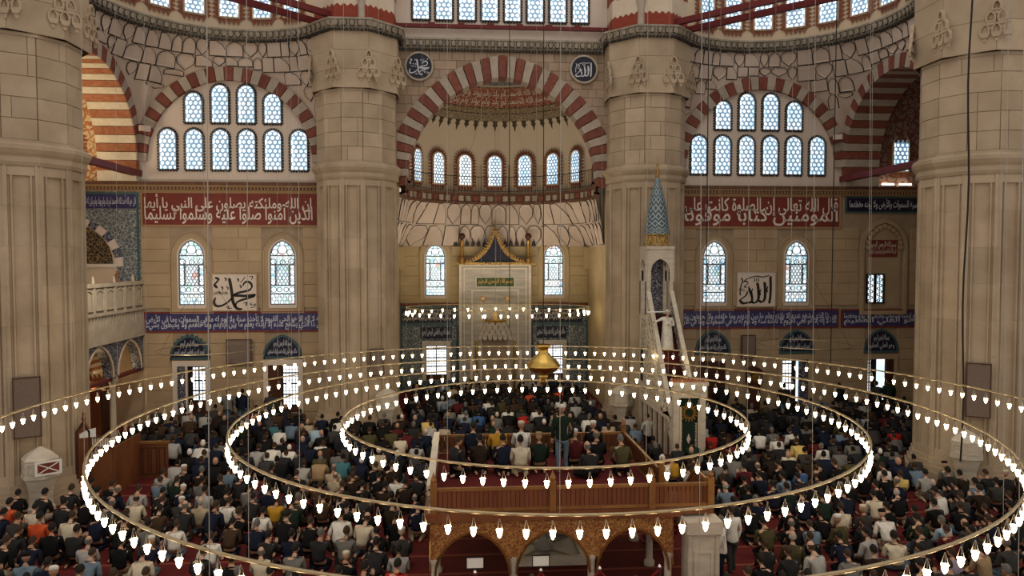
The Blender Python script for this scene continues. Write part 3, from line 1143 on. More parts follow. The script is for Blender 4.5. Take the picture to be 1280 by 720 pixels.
def hall_window(loc, rz, w, h, frame_mat):
    """pointed window of coloured glass in ornate tracery"""
    key = ('hall', round(w, 2), round(h, 2))
    if key not in _wcache:
        out = arch_poly(w, h, .35, 12)
        tr = MB()
        bw = .030
        def ring(x, y, r, t=bw, n=10):
            if all(inside((x + r * cos(a), y + r * sin(a)), out) for a in (0, pi / 2, pi, 3 * pi / 2)):
                tr.strip([(x + (r + t) * cos(2 * pi * k / n), y + (r + t) * sin(2 * pi * k / n)) for k in range(n)], [(x + r * cos(2 * pi * k / n), y + r * sin(2 * pi * k / n)) for k in range(n)], 0, .05, localP)
        def bar(a, b, t=bw):
            a, b = Vector(a), Vector(b)
            e = (b - a).normalized()
            q = Vector((-e.y, e.x)) * t
            tr.slab([tuple(a - q), tuple(b - q), tuple(b + q), tuple(a + q)], 0, .055, localP)
        tr.strip(inset(out, -.01), inset(out, .05), 0, .06, localP)
        hs = h - w * .62                              # springing of the head
        for y in (h * .17, h * .30, h * .62, hs):
            bar((-w / 2, y), (w / 2, y))
        for x in (-w * .27, w * .27): bar((x, h * .30), (x, h * .62))
        ring(0, hs + w * .24, w * .17)
        for s in (-1, 1):
            ring(s * w * .30, hs + w * .14, w * .11)
            ring(s * w * .17, hs + w * .47, w * .07)
            ring(s * w * .36, h * .67, w * .10)
            ring(s * w * .36, h * .235, w * .10)
            ring(s * w * .13, h * .235, w * .08)
        ring(0, hs + w * .55, w * .07)
        ring(0, h * .66, w * .09)
        p = .17
        for row in range(30):
            y = h * .32 + row * p * .87
            if y > h * .61: break
            x = -w * .25 + (p / 2 if row % 2 else 0)
            while x <= w * .26:
                ring(x, y, p * .40, .02, 6)
                x += p
        y = .10
        row = 0
        while y < h * .16:
            x = -w * .46 + (.13 if row % 2 else 0)
            while x < w * .47:
                ring(x, y, .088, .02, 8)
                x += .25
            y += .18
            row += 1
        for s in (-1, 1):
            y = h * .34
            while y < h * .60:
                ring(s * w * .38, y, w * .085, .018, 8)
                y += w * .22
        y = h * .66
        row = 0
        while y < hs - .05:
            for x in (-.42, -.22, 0, .22, .42): ring(x * w + (.05 if row % 2 else -.05), y, .065, .018, 8)
            y += .17
            row += 1
        sill = MB().slab(rect(-w / 2 - .05, w / 2 + .05, -.16, 0), 0, .07, localP).strip(inset(out, -.07), out, 0, .075, localP)
        case = MB().strip(inset(out, -.34), inset(out, -.26), 0, .06, localP).strip(inset(out, -.26), inset(out, -.07), 0, .03, localP).strip(inset(out, -.40), inset(out, -.36), 0, .085, localP)
        _wcache[key] = (MB().flat(out, .012, localP), tr.data('tracery', m_lead), sill.data('sill_frame', m_plaster), case.data('casing', frame_mat))
    g, tr, sill, case = _wcache[key]
    root = window_empty(loc, 0)
    g.build('stained_pane', m_stained, root)
    tag(link('tracery', tr, root), kind='stuff')
    link('window_frame', sill, root)
    link('casing', case, root)
    return root


# ---------------------------------------------------------------- wing walls (qibla wall left and right of the apse)
ZC0, ZC1 = 11.05, 11.50
P17 = wallP(17.0)
LWIN = (10.50, 14.70)                            # axes of the tall windows
for s, side in ((-1, 'left'), (1, 'right')):
    u0, u1 = sorted((s * 5.3, s * 22.0))
    wall = struct(MB().box(u0, u1, 17.0, 17.5, 0, ZC0).build('wall_' + side, m_mortar))
    holes = [(s * x - .95, s * x + .95, 5.42, 9.05) for x in LWIN]
    low = [(s * 10.50 - .85, s * 10.50 + .85, 0, 4.30), (s * 14.76 - .85, s * 14.76 + .85, 0, 4.30)]
    if s > 0: low.append((19.2 - .85, 19.2 + .85, 0, 4.30))
    band = [(u0, u1, 4.42, 5.40)]
    nb = [(17.95, 20.65, 5.40, 10.2)] if s > 0 else [(-22, -17.05, 0, 11.05)]
    ashlar(wall, P17, max(u0, -17.0) if s < 0 else 6.0, min(u1, -6.0) if s < 0 else 21.5, 0, 9.45, holes + low + band + nb, .56, 1.15, m_stone2)
    # red inscription band, blue tiled band
    a, b = sorted((s * 8.55, s * 16.95))
    rb = MB().slab(rect(a, b, 9.45, 11.05), 0, .05, P17).build('inscription_panel', m_redband, wall)
    MB().strip(rect(a - .02, b + .02, 9.40, 11.08), rect(a + .07, b - .07, 9.50, 10.98), 0, .08, P17).build('inscription_border', m_band2, wall)
    lettering(['red_' + side, 'red_' + side + '2'], a + (.15 if s < 0 else .42), b - (.15 if s > 0 else .52), 9.54, 10.94, P17, .062, m_letter, rb, overlap=.52)
    a, b = sorted((s * 8.5, s * 16.93))
    bb = MB().slab(rect(a, b, 4.42, 5.40), 0, .05, P17).build('tile_band', m_navy, wall)
    MB().strip(rect(a, b, 4.42, 5.40), rect(a + .07, b - .07, 4.50, 5.32), 0, .075, P17).build('tile_border', m_redband, wall)
    lettering(['band_a', 'band_b'] if s < 0 else ['band_b', 'band_a'], a + .12, b - .12, 4.52, 5.30, P17, .062, m_letter_b, bb, overlap=.52)
    # painted cornice below the arches
    c0, c1 = sorted((s * 8.2, s * 22.0))
    co = MB()
    for z0, z1, d, mi in ((11.05, 11.13, .10, 1), (11.13, 11.26, .13, 0), (11.26, 11.36, .20, 1), (11.36, 11.50, .26, 0)):
        co.slab(rect(c0, c1, z0, z1), 0, d, P17, mi)
    u = c0
    while u < c1:
        co.slab(rect(u, u + .07, 11.14, 11.25), .13, .17, P17, 1)
        u += .16
    struct(co.build('trim_1' if s < 0 else 'trim_2', [m_band, m_band2]))
    for x in LWIN:
        hall_window((s * x, 17.0, 5.72), 0, 1.18, 3.06, m_stone2)
    # tympanum under the wing arch
    ty = struct(MB().box(*sorted((s * 8.3, s * 17.2)), 17.10, 17.4, 11.5, 17.2).build('wall_' + side + '_tympanum', m_plaster))
    for i in range(6):
        hex_window((s * (9.69 + 1.208 * i), 17.10, 12.12), 0, .74, 1.84)
    for i in range(1, 5):
        hex_window((s * (9.69 + 1.208 * i), 17.10, 14.32), 0, .74, 1.72 if i in (2, 3) else 1.34)
    make_arch('arch_' + side, 'wing', 31, wallP(17.10), .20, (m_red_v, m_grey_v), False, None, s * 12.85)

# side bays: arches at x = 17 with deep striped soffits, painted vaults beyond
for s, side in ((-1, 'left'), (1, 'right')):
    P = sideP(s * 17.0, -s)
    warm = s < 0
    ar = make_arch('arch_side_' + side, 'wing', 31, P, .05, (m_red_v, m_grey_v), False, (1.75, m_orange_v if warm else m_red_v, m_cream_v if warm else m_grey_v), 12.85)
    for yy in ((16.63, 17.0), (8.7, 9.07)):
        for k in range(2):
            mm = ((m_orange_v, m_cream_v) if warm else (m_red_v, m_grey_v))[1 - k]
            MB().box(*sorted((s * 17.0, s * 18.75)), *yy, 11.5 + .475 * k, 11.972 + .475 * k).build('jamb_stone', mm, ar)
    vm = m_vault_lit if warm else m_vault_shade  # light and shade of the two bays lie in the vault colours
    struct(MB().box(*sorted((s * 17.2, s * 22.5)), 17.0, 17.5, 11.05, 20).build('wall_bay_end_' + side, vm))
    va = MB()
    ins = arc(12.85, 13.0, 4.12, 0, 180, 20)
    for a, b in zip(ins[:-1], ins[1:]):
        va.add([(s * 18.7, a[0], a[1]), (s * 22.5, a[0], a[1]), (s * 22.5, b[0], b[1]), (s * 18.7, b[0], b[1])], [(0, 1, 2, 3)])
    va.add([(s * 18.7, 16.97, 11.5), (s * 22.5, 16.97, 11.5), (s * 22.5, 16.97, 13.0), (s * 18.7, 16.97, 13.0)], [(0, 1, 2, 3)])
    va.add([(s * 18.7, 8.73, 11.5), (s * 22.5, 8.73, 11.5), (s * 22.5, 8.73, 13.0), (s * 18.7, 8.73, 13.0)], [(0, 1, 2, 3)])
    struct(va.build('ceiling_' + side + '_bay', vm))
    outer = struct(MB().box(*sorted((s * 22.0, s * 22.5)), 5.0, 17.5, 0, 20).build('wall_outer_' + side, m_stone2))
    struct(MB().box(*sorted((s * 17.0, s * 22.5)), 8.2, 8.7, 0, 17.5).build('wall_bay_' + side, m_stone2))
    # spandrel above the side arch
    pts = [arch_profile('wing')(t / 24, True) for t in range(25)]
    struct(arch_wall(P, 7.0, 17.2, 11.5, 18.2, [(12.85 + u, w) for u, w in pts], m_plaster, 'wall_spandrel_' + side, -.05))
    x = s * 20.0
    hex_window((x, 16.93, 12.30), 0, .78, 1.75, m_glass_w if warm else m_glass, 'flame')
    # red tie beam along the springing of the side arch
    struct(MB().box(*sorted((s * 16.88, s * 17.22)), 8.6, 17.0, 11.74, 12.02).build('trim_tie_beam_' + side, m_redbeam))
    # painted cornice of the side bay, along x = 17 the gallery edge
for i, x in enumerate((19.25, 20.15)):
    t = MB().tube([(x - .3, 16.72, 11.62), (x + .3, 16.72, 11.62)], .045, 8, cap=True).build('tube', m_tubelight)
    root = empty('strip_light', (0, 0, 0))
    t.parent = root
    MB().box(x - .36, x + .36, 16.66, 16.82, 11.50, 11.575).build('housing', m_plaster, root)
    tag(root, ('warm glowing strip light on the right bay cornice, nearer the painted window' if i else 'warm glowing strip light on the right bay cornice, nearer the striped arch'), 'light', 'cornice strip lights')

# ---------------------------------------------------------------- exedrae over the corners: muqarnas squinch, cornice, drum of windows
MC, RS, HALF = 11.76, 5.10, 5.24


def squinch(s, zl0, ztop, center, r_arc, r_sq, zlow, th0, th1, rows, name, cells=9.0, keep_margin=.12):
    """surface that turns a square plan into a round one; panels stand proud, outlined in dark paint"""
    def pos(th, z, off=0.0):
        zb = zlow(th)
        t = 0 if ztop - zb < 1e-4 else max(0.0, min(1.0, (z - zb) / (ztop - zb)))
        rs = r_sq(th)
        r = rs + (r_arc - rs) * (t ** .9) - off
        return (s * (center[0] + r * cos(radians(th))), center[1] + r * sin(radians(th)), z)
    mb = MB()
    N, K = 60, 12
    vs = []
    for i in range(N + 1):
        th = th0 + (th1 - th0) * i / N
        zb = zlow(th)
        for k in range(K + 1): vs.append(pos(th, zb + (ztop - zb) * k / K))
    mb.add(vs, [(i * (K + 1) + k, (i + 1) * (K + 1) + k, (i + 1) * (K + 1) + k + 1, i * (K + 1) + k + 1) for i in range(N) for k in range(K)])
    root = struct(mb.build(name, m_muq))
    shapes = {
        'arch': [(0, 0), (1, 0), (1, .62), (.86, .84), (.5, 1), (.14, .84), (0, .62)],
        'shield': [(.5, 0), (.93, .38), (1, .74), (.80, .97), (.5, 1), (.20, .97), (0, .74), (.07, .38)],
        'rect': [(0, 0), (1, 0), (1, .5), (1, 1), (.5, 1), (0, 1), (0, .5)],
        'half': [(0, 0), (1, 0), (1, .95), (.62, 1), (.2, .70), (0, .35)],
    }
    for (za, zb) in rows:
        th = th0
        while th < th1 - 1:
            w = cells * RNG.choice((.62, .8, 1.0, 1.1))
            kind = RNG.choice(('arch', 'shield', 'shield', 'rect', 'half', 'arch'))
            if th + w > th1: break
            bot = max(za, max(zlow(q) for q in (th, th + w / 4, th + w / 2, th + w * .75, th + w)) + keep_margin)
            if zb - bot > .22:
                za_row, za = za, bot
                poly = [(th + w * (.0 + 1.0 * (u if s > 0 or kind != 'half' else 1 - u)), za + (zb - za) * v) for u, v in shapes[kind]]
                cu, cw = th + w / 2, (za + zb) / 2
                kx = .030 / (radians(w) * r_arc * .5)
                kz = .030 / ((zb - za) * .5)
                inn = [(cu + (u - cu) * (1 - kx), cw + (q - cw) * (1 - kz)) for u, q in poly]
                in2 = [(cu + (u - cu) * (.55), cw + (q - cw) * (.55)) for u, q in poly]
                n = len(poly)
                a = [pos(u, q, .01) for u, q in poly]
                b = [pos(u, q, .05) for u, q in poly]
                c = [pos(u, q, .055) for u, q in inn]
                deep = -.04 if kind in ('shield', 'arch') else .06
                d = [pos(u, q, deep) for u, q in in2]
                pm = MB()
                V = a + b + c + d
                ring = lambda o: [(o + i, o + (i + 1) % n, o + n + (i + 1) % n, o + n + i) for i in range(n)]
                pm.add(V, ring(0) + ring(n), 1)
                pm.add(V, ring(2 * n) + [tuple(3 * n + i for i in range(n))], 0)
                pm.build('panel', [m_muq, m_line], root)
                za = za_row
            th += w
    return root


def zl_wing(th):
    c, q = cos(radians(th)), sin(radians(th))
    v = MC + HALF * (q / c if c >= q else c / q)          # coordinate along the wall that this ray meets
    dx = v - 12.85
    z = 12.45 + sqrt(max(0.0, 4.42 ** 2 - dx * dx)) if abs(dx) < 4.42 else 12.45
    return min(17.6, z + .0)


def r_sq_wing(th):
    return HALF / max(cos(radians(th)), sin(radians(th)))


for s, side in ((-1, 'left'), (1, 'right')):
    squinch(s, 12.45, 18.02, (MC, MC), RS, r_sq_wing, zl_wing, -41, 131,
            [(17.32, 17.99), (16.64, 17.32), (15.96, 16.64), (15.28, 15.96), (14.6, 15.28), (13.9, 14.6)], 'ceiling_squinch_' + side, 7.6, .03)
    # little bracket in the corner
    MB().box(-.22, .22, -.12, .12, -.12, .12).build('corner_bracket', m_muq, bpy.data.objects['ceiling_squinch_' + side], (s * 16.55, 16.55, 13.9), s * -pi / 4)
    path, inw = [], []
    for i in range(49):
        th = radians(-42 + 174 * i / 48)
        path.append((s * (MC + RS * cos(th)), MC + RS * sin(th)))
        inw.append((-s * cos(th), -sin(th)))
    if s < 0: path, inw = path[::-1], inw[::-1]
    cornice(path, inw, 18.0, 18.5, 'trim_cornice_' + side, step=.32)
    dr = MB()
    rr = RS + .03
    N = 48
    for i in range(N):
        a, b = radians(-45 + 180 * i / N), radians(-45 + 180 * (i + 1) / N)
        pa, pb = (s * (MC + rr * cos(a)), MC + rr * sin(a)), (s * (MC + rr * cos(b)), MC + rr * sin(b))
        dr.add([(*pa, 18.4), (*pb, 18.4), (*pb, 22.6), (*pa, 22.6)], [(0, 1, 2, 3)])
    struct(dr.build('wall_exedra_' + side, m_plaster_w))
    for k in range(-4, 5):
        th = radians(45 + 17 * k)
        r2 = rr - .09
        ang = atan2(sin(th), s * cos(th))                 # direction outward in the hall
        hex_window((s * (MC + r2 * cos(th)), MC + r2 * sin(th), 19.10), ang - pi / 2, .80, 2.6, m_glass, 'flame', .225)
    # paired red tie beams across the mouth of the exedra
    for off, z in ((-.42, 18.62), (.42, 18.80)):
        a = Vector((s * (6.89 - off * .7 + .9), 16.63 - off * .7 - .9, z))
        b = Vector((s * (16.63 - off * .7 - .9), 6.89 - off * .7 + .9, z))
        mb = MB()
        e = (b - a).normalized()
        q = Vector((-e.y, e.x, 0)) * .11
        up = Vector((0, 0, .13))
        mb.add([a - q - up, a + q - up, a + q + up, a - q + up, b - q - up, b + q - up, b + q + up, b - q + up], [(0, 1, 2, 3), (7, 6, 5, 4), (0, 4, 5, 1), (1, 5, 6, 2), (2, 6, 7, 3), (3, 7, 4, 0)])
        struct(mb.build('trim_tie_beam', m_redbeam))

# cornices round the pier heads, and the painted zigzag pylons on top
m_zred = M('zigzag_red', (.26, .050, .028), (.22, .04, .022), nscale=4)
m_zcream = M('zigzag_cream', (.62, .52, .42), (.56, .46, .36), nscale=2)
for key, (px, py) in PIERS.items():
    view = atan2(CY - py, CX - px)
    pts = ngon(8, 1.92)
    path = [(px + x, py + y) for x, y in pts]
    inw = []
    for i in range(8):
        a = pi / 8 + 2 * pi * i / 8
        inw.append((cos(a) / cos(pi / 8), sin(a) / cos(pi / 8)))
    path.append(path[0])
    inw.append(inw[0])
    cornice(path, inw, 18.0, 18.5, 'trim_pier_cornice', step=.31)
    root = struct(MB().slab([(px + x, py + y) for x, y in ngon(8, 1.80)], 18.4, 22.5, lambda u, w, d: (u, w, d)).build('wall_pylon', m_zcream))
    for k in range(8):
        if cos(2 * pi * k / 8 - view) < -.3: continue
        f0 = facetP(1.80, 2 * pi * k / 8)
        P = lambda u, w, d, f0=f0: (px + f0(u, w, d)[0], py + f0(u, w, d)[1], w)
        h = 1.80 * math.tan(pi / 8)
        for z in (18.5, 19.95, 21.4):
            n = 5
            top = [(h - 2 * h * i / (2 * n), z + .62 + (.12 if i % 2 else 0)) for i in range(2 * n + 1)]
            bot = [(-h, z), (h, z)] if z == 18.5 else [(-h + 2 * h * i / (2 * n), z + (.12 if i % 2 else 0)) for i in range(2 * n + 1)]
            MB().flat(bot + top, .012, P).build('zigzag_band', m_zred, root)
    # pale engaged colonnette
    a = view + (.12 if px < 0 else -.12)
    MB().lathe([(.16, 18.5), (.16, 19.3), (.24, 19.7), (.2, 20.0), (.2, 22.4)], 10, (px + 1.86 * cos(a), py + 1.86 * sin(a), 0)).build('colonnette', m_grey_v, root, smooth=True)

# ---------------------------------------------------------------- wall over the apse arch
PA = wallP(17.10)
f = arch_profile('centre')
outer = [f(t / 40, True) for t in range(41)]
cw = struct(arch_wall(PA, -5.4, 5.4, 11.5, 23.0, [(max(-5.4, min(5.4, u)), w) for u, w in outer], m_mortar, 'wall_centre', 0, None, .5))


def keep_sp(p, q, a, b):
    u, w = (p + q) / 2, (a + b) / 2
    c = .80 if u < 0 else -.80
    return hypot(u - c, w - 11.34) > 6.22


ashlar(cw, PA, -5.2, 5.2, 13.2, 17.82, [], .42, .55, m_stone3, keep_sp)
struct(MB().slab(rect(-5.4, 5.4, 18.3, 23.0), 0, .04, PA).build('wall_centre_upper', m_plaster))
make_arch('arch_apse', 'centre', 41, PA, .12, (m_red_v, m_grey_v), True, (.75, m_red_v, m_grey_v))
cornice([(-5.3 + 10.6 * i / 8, 17.06) for i in range(9)], [(0, -1)] * 9, 17.85, 18.38, 'trim_centre_cornice', step=.31)
rbm = struct(MB().box(-5.3, 5.3, 16.72, 16.90, 18.86, 19.02).build('trim_red_rod', m_redbeam))
for k in range(6): MB().box(-3.4 + k * 1.4 - .16, -3.4 + k * 1.4 + .16, 16.74, 16.88, 19.02, 19.10).build('rod_bracket', m_redbeam, rbm)
for k in range(8):
    hex_window((-3.90 + 1.093 * k, 17.04, 19.32), 0, .72, 2.7)


# ---------------------------------------------------------------- brush-drawn calligraphy
def stroke(mb, pts, w0, w1, P, d, nib=40.0, n=14):
    """pen stroke along a smooth curve; width follows the angle of a broad nib"""
    pts = [Vector(p) for p in pts]
    c = []
    for i in range(len(pts) - 1):
        p0, p1, p2, p3 = pts[max(0, i - 1)], pts[i], pts[i + 1], pts[min(len(pts) - 1, i + 2)]
        for k in range(n):
            t = k / n
            c.append(.5 * ((2 * p1) + (p2 - p0) * t + (2 * p0 - 5 * p1 + 4 * p2 - p3) * t * t + (3 * p1 - p0 - 3 * p2 + p3) * t ** 3))
    c.append(pts[-1])
    L, Rr = [], []
    m = len(c)
    for i, p in enumerate(c):
        e = (c[min(m - 1, i + 1)] - c[max(0, i - 1)]).normalized()
        a = atan2(e.y, e.x) - radians(nib)
        w = w0 + (w1 - w0) * abs(sin(a))
        end = min(1, min(i, m - 1 - i) / (m * .10) + .35)
        q = Vector((-e.y, e.x)) * w * .5 * end
        L.append(p + q)
        Rr.append(p - q)
    vs = [P(v.x, v.y, d) for v in L] + [P(v.x, v.y, d) for v in Rr]
    mb.add(vs, [(i, i + 1, m + i + 1, m + i) for i in range(m - 1)])


def draw_muhammad(mb, P, d, S=1.0, u=0.0, w=0.0):
    Q = lambda a, b, dd: P(u + a * S, w + b * S, dd)
    T = lambda pts: [((x / 100 - .5) * 1.12, .49 - y / 102) for x, y in pts]
    stroke(mb, T([(70, 33), (73, 25), (80, 21), (88, 25), (91, 34), (86, 43), (76, 47), (60, 51), (47, 57)]), .040, .066, Q, d, 60)
    stroke(mb, T([(45, 58), (60, 59), (78, 60), (100, 57)]), .052, .075, Q, d, 100)
    stroke(mb, T([(98, 60), (82, 66), (62, 73), (54, 80), (51, 90)]), .042, .066, Q, d, 55)
    stroke(mb, T([(38, 10), (41, 28), (44, 52), (46, 74), (52, 90), (60, 96), (68, 95)]), .050, .082, Q, d, 20)
    stroke(mb, T([(45, 64), (33, 78), (18, 87), (6, 86), (2, 76), (6, 64)]), .044, .068, Q, d, 50)
    for x, y in ((27, 10), (31, 34), (62, 30), (19, 34), (56, 12)): stroke(mb, T([(x, y), (x + 4, y + 4), (x + 2, y + 9)]), .022, .040, Q, d, 30, 4)
    stroke(mb, T([(70, 80), (78, 78), (76, 88)]), .018, .04, Q, d, 30, 5)
    stroke(mb, T([(92, 78), (86, 82), (92, 85), (98, 82), (96, 90), (86, 92)]), .014, .028, Q, d, 30, 5)
    stroke(mb, T([(75, 8), (71, 15), (64, 24)]), .014, .036, Q, d, 30, 5)
    stroke(mb, T([(5, 10), (13, 14), (9, 22), (4, 30), (11, 38)]), .03, .07, Q, d, 30, 5)
    stroke(mb, T([(5, 52), (12, 48), (20, 54), (28, 50), (36, 54)]), .012, .028, Q, d, 30, 5)
    stroke(mb, T([(28, 92), (37, 88), (34, 94), (44, 93)]), .014, .034, Q, d, 30, 5)
    stroke(mb, T([(84, 8), (93, 7), (90, 16)]), .012, .03, Q, d, 30, 5)


def draw_allah(mb, P, d, S=1.0, u=0.0, w=0.0):
    Q = lambda a, b, dd: P(u + a * S, w + b * S, dd)
    T = lambda pts: [(x / 100 - .5, .44 - y / 100) for x, y in pts]
    stroke(mb, T([(93, 8), (91, 14), (92, 40), (91, 66), (88, 86)]), 0.043, 0.074, Q, d, 10)
    stroke(mb, T([(73, 24), (75, 34), (76, 60), (74, 74), (66, 81), (58, 76)]), 0.038, 0.081, Q, d, 15)
    stroke(mb, T([(52, 26), (55, 36), (57, 58), (56, 74), (46, 83), (34, 78)]), 0.038, 0.081, Q, d, 15)
    stroke(mb, T([(27, 36), (32, 50), (38, 66), (37, 80), (28, 82), (12, 84), (4, 76), (10, 70), (20, 62), (28, 48)]), 0.033, 0.078, Q, d, 40)
    stroke(mb, T([(12, 26), (22, 16), (48, 8), (70, 10), (88, 5)]), 0.017, 0.030, Q, d, 90)
    stroke(mb, T([(12, 26), (20, 22), (26, 28), (16, 36), (22, 40)]), 0.020, 0.041, Q, d, 40, 6)
    for x in (44, 50, 56): stroke(mb, T([(x, 12), (x + 1, 20), (x - 2, 23)]), 0.020, 0.027, Q, d, 20, 4)
    for x, y in ((40, 42), (64, 44), (6, 44), (84, 36)): stroke(mb, T([(x, y), (x - 3, y + 10), (x - 1, y + 18)]), 0.014, 0.038, Q, d, 25, 5)
    stroke(mb, T([(6, 12), (10, 22), (6, 34), (3, 46)]), 0.017, 0.041, Q, d, 30, 5)


def board(u0, u1, w0, w1, draw, text, label):
    root = empty('calligraphy_panel', ((u0 + u1) / 2, 16.95, w0))
    hw, h = (u1 - u0) / 2, w1 - w0
    MB().slab(rect(-hw, hw, 0, h), 0, .08, localP).build('board', m_plaster, root)
    MB().strip(rect(-hw, hw, 0, h), rect(-hw + .05, hw - .05, .05, h - .05), .08, .11, localP).build('frame', m_stone2, root)
    mb = MB()
    draw(mb, localP, .084, h * .98, 0, h * .5)
    mb.build('large_lettering', m_black, root)
    lettering([text], -hw + .12, -hw + .72, h * .40, h * .55, localP, .085, m_black, root, 'small_lettering')
    tag(root, label, 'calligraphy')
    return root


board(-13.78, -11.66, 5.42, 7.22, draw_muhammad, 'salla', 'square cream board with black calligraphy between the two left wing windows')
board(11.60, 13.64, 5.50, 7.30, draw_allah, 'jalla', 'square cream board with black calligraphy between the two right wing windows')
for u, dr_, lab in ((-4.0, draw_muhammad, 'round navy medallion with white script above the apse arch, beside the left pier'),
                    (3.93, draw_allah, 'round navy medallion with white script above the apse arch, beside the right pier')):
    root = empty('medallion', (u, 17.03, 17.08))
    circ = [(.60 * cos(2 * pi * k / 28), .60 * sin(2 * pi * k / 28)) for k in range(28)]
    MB().slab(circ, 0, .06, localP).build('disc', m_navy_d, root)
    MB().strip([(a * 1.15, b * 1.15) for a, b in circ], circ, 0, .10, localP).build('rim', m_grey_v, root)
    mb = MB()
    dr_(mb, localP, .064, .86, 0, 0)
    mb.build('lettering', m_letter_b, root)
    tag(root, lab, 'medallion')

# ---------------------------------------------------------------- the apse
AY = 19.8
ap = struct(MB().box(-5.7, 5.7, 25.0, 25.4, 0, 11.2).build('wall_apse', m_mortar))
for s in (-1, 1):
    struct(MB().box(*sorted((s * 5.6, s * 6.2)), 17.55, 25.2, 0, 20).build('wall_apse_side', m_apse_stone))
PB = wallP(25.0)
aholes = [(s * 3.52 - .95, s * 3.52 + .95, 5.4, 9.0) for s in (-1, 1)] + [(-2.12, 2.12, 5.1, 7.7)]
ashlar(ap, PB, -5.6, 5.6, 5.15, 8.65, aholes, .58, 1.25, m_apse_stone)
for s in (-1, 1):
    hall_window((s * 3.52, 25.0, 5.72), 0, 1.16, 3.05, m_apse_stone)


def r_sq_apse(th):                      # rays from the drum centre to the rectangular room
    a = radians(th)
    c, q = abs(cos(a)), sin(a)
    return min(5.6 / c if c > 1e-3 else 99, 5.2 / q if q > 1e-3 else 99)


squinch(1, 8.62, 11.18, (0, AY), 5.18, r_sq_apse, lambda th: 8.62, 2, 178, [(8.66, 9.86), (9.92, 11.12)], 'ceiling_apse_squinch', 8.5, .02)
path = [(5.2 * cos(radians(t)), AY + 5.2 * sin(radians(t))) for t in range(-24, 205, 4)]
inw = [(-cos(radians(t)), -sin(radians(t))) for t in range(-24, 205, 4)]
ac = MB()
for z0, z1, d in ((11.12, 11.25, .16), (11.25, 11.62, .10), (11.62, 11.74, .30)):
    vs = []
    for p, nv in zip(path, inw):
        for dd, z in ((0, z0), (d, z0), (d, z1), (0, z1)): vs.append((p[0] + nv[0] * dd, p[1] + nv[1] * dd, z))
    ac.add(vs, [(i * 4 + j, (i + 1) * 4 + j, (i + 1) * 4 + j + 1, i * 4 + j + 1) for i in range(len(path) - 1) for j in range(3)], 0)
acr = struct(ac.build('trim_apse_cornice', m_band))
pat = MB()
for i, t in enumerate(range(-22, 203, 5)):
    a = radians(t)
    P = lambda u, w, d, a=a: ((5.09 - d) * cos(a) - u * sin(a), AY + (5.09 - d) * sin(a) + u * cos(a), w)
    col = i % 3
    pat.slab([(-.17, 11.30), (0, 11.26), (.17, 11.30), (.13, 11.44), (.17, 11.57), (0, 11.61), (-.17, 11.57), (-.13, 11.44)], 0, .02, P, col)
tag(pat.build('cornice_palmettes', [m_grey_v, m_red_v, m_cornice], acr), kind='stuff')
# gallery railing
rl = empty('gallery_railing', (0, AY, 11.74))
rp = [(4.98 * cos(radians(t)), 4.98 * sin(radians(t)), .96) for t in range(-20, 201, 4)]
MB().tube(rp, .022, 5).build('handrail', m_iron, rl)
MB().tube([(x, y, .12) for x, y, z in rp], .014, 4).build('bottom_rail', m_iron, rl)
bars = MB()
for i in range(110):
    a = radians(-20 + 220 * i / 109)
    bars.tube([(4.98 * cos(a), 4.98 * sin(a), 0), (4.98 * cos(a), 4.98 * sin(a), .96)], .009, 4)
tag(bars.build('railing_bars', m_iron, rl), kind='stuff')
for i in range(12):
    a = radians(-14 + 208 * i / 11)
    MB().tube([(4.98 * cos(a), 4.98 * sin(a), 0), (4.98 * cos(a), 4.98 * sin(a), 1.7)], .016, 5).build('post', m_iron, rl)
tag(rl, 'thin dark iron railing on the curved cornice under the apse windows', 'railing')
# drum, windows, half dome
dm = MB()
for i in range(56):
    a, b = radians(-26 + 232 * i / 56), radians(-26 + 232 * (i + 1) / 56)
    dm.add([(5.2 * cos(a), AY + 5.2 * sin(a), 11.6), (5.2 * cos(b), AY + 5.2 * sin(b), 11.6), (5.2 * cos(b), AY + 5.2 * sin(b), 13.4), (5.2 * cos(a), AY + 5.2 * sin(a), 13.4)], [(0, 1, 2, 3)])
struct(dm.build('wall_apse_drum', m_plaster_w, smooth=True))
for k in range(-3, 4):
    th = radians(90 - 20.3 * k)
    hex_window((5.06 * cos(th), AY + 5.06 * sin(th), 12.22), th - pi / 2, .74, 1.72, m_glass_y if k < 0 else m_glass, 'flame', .2)


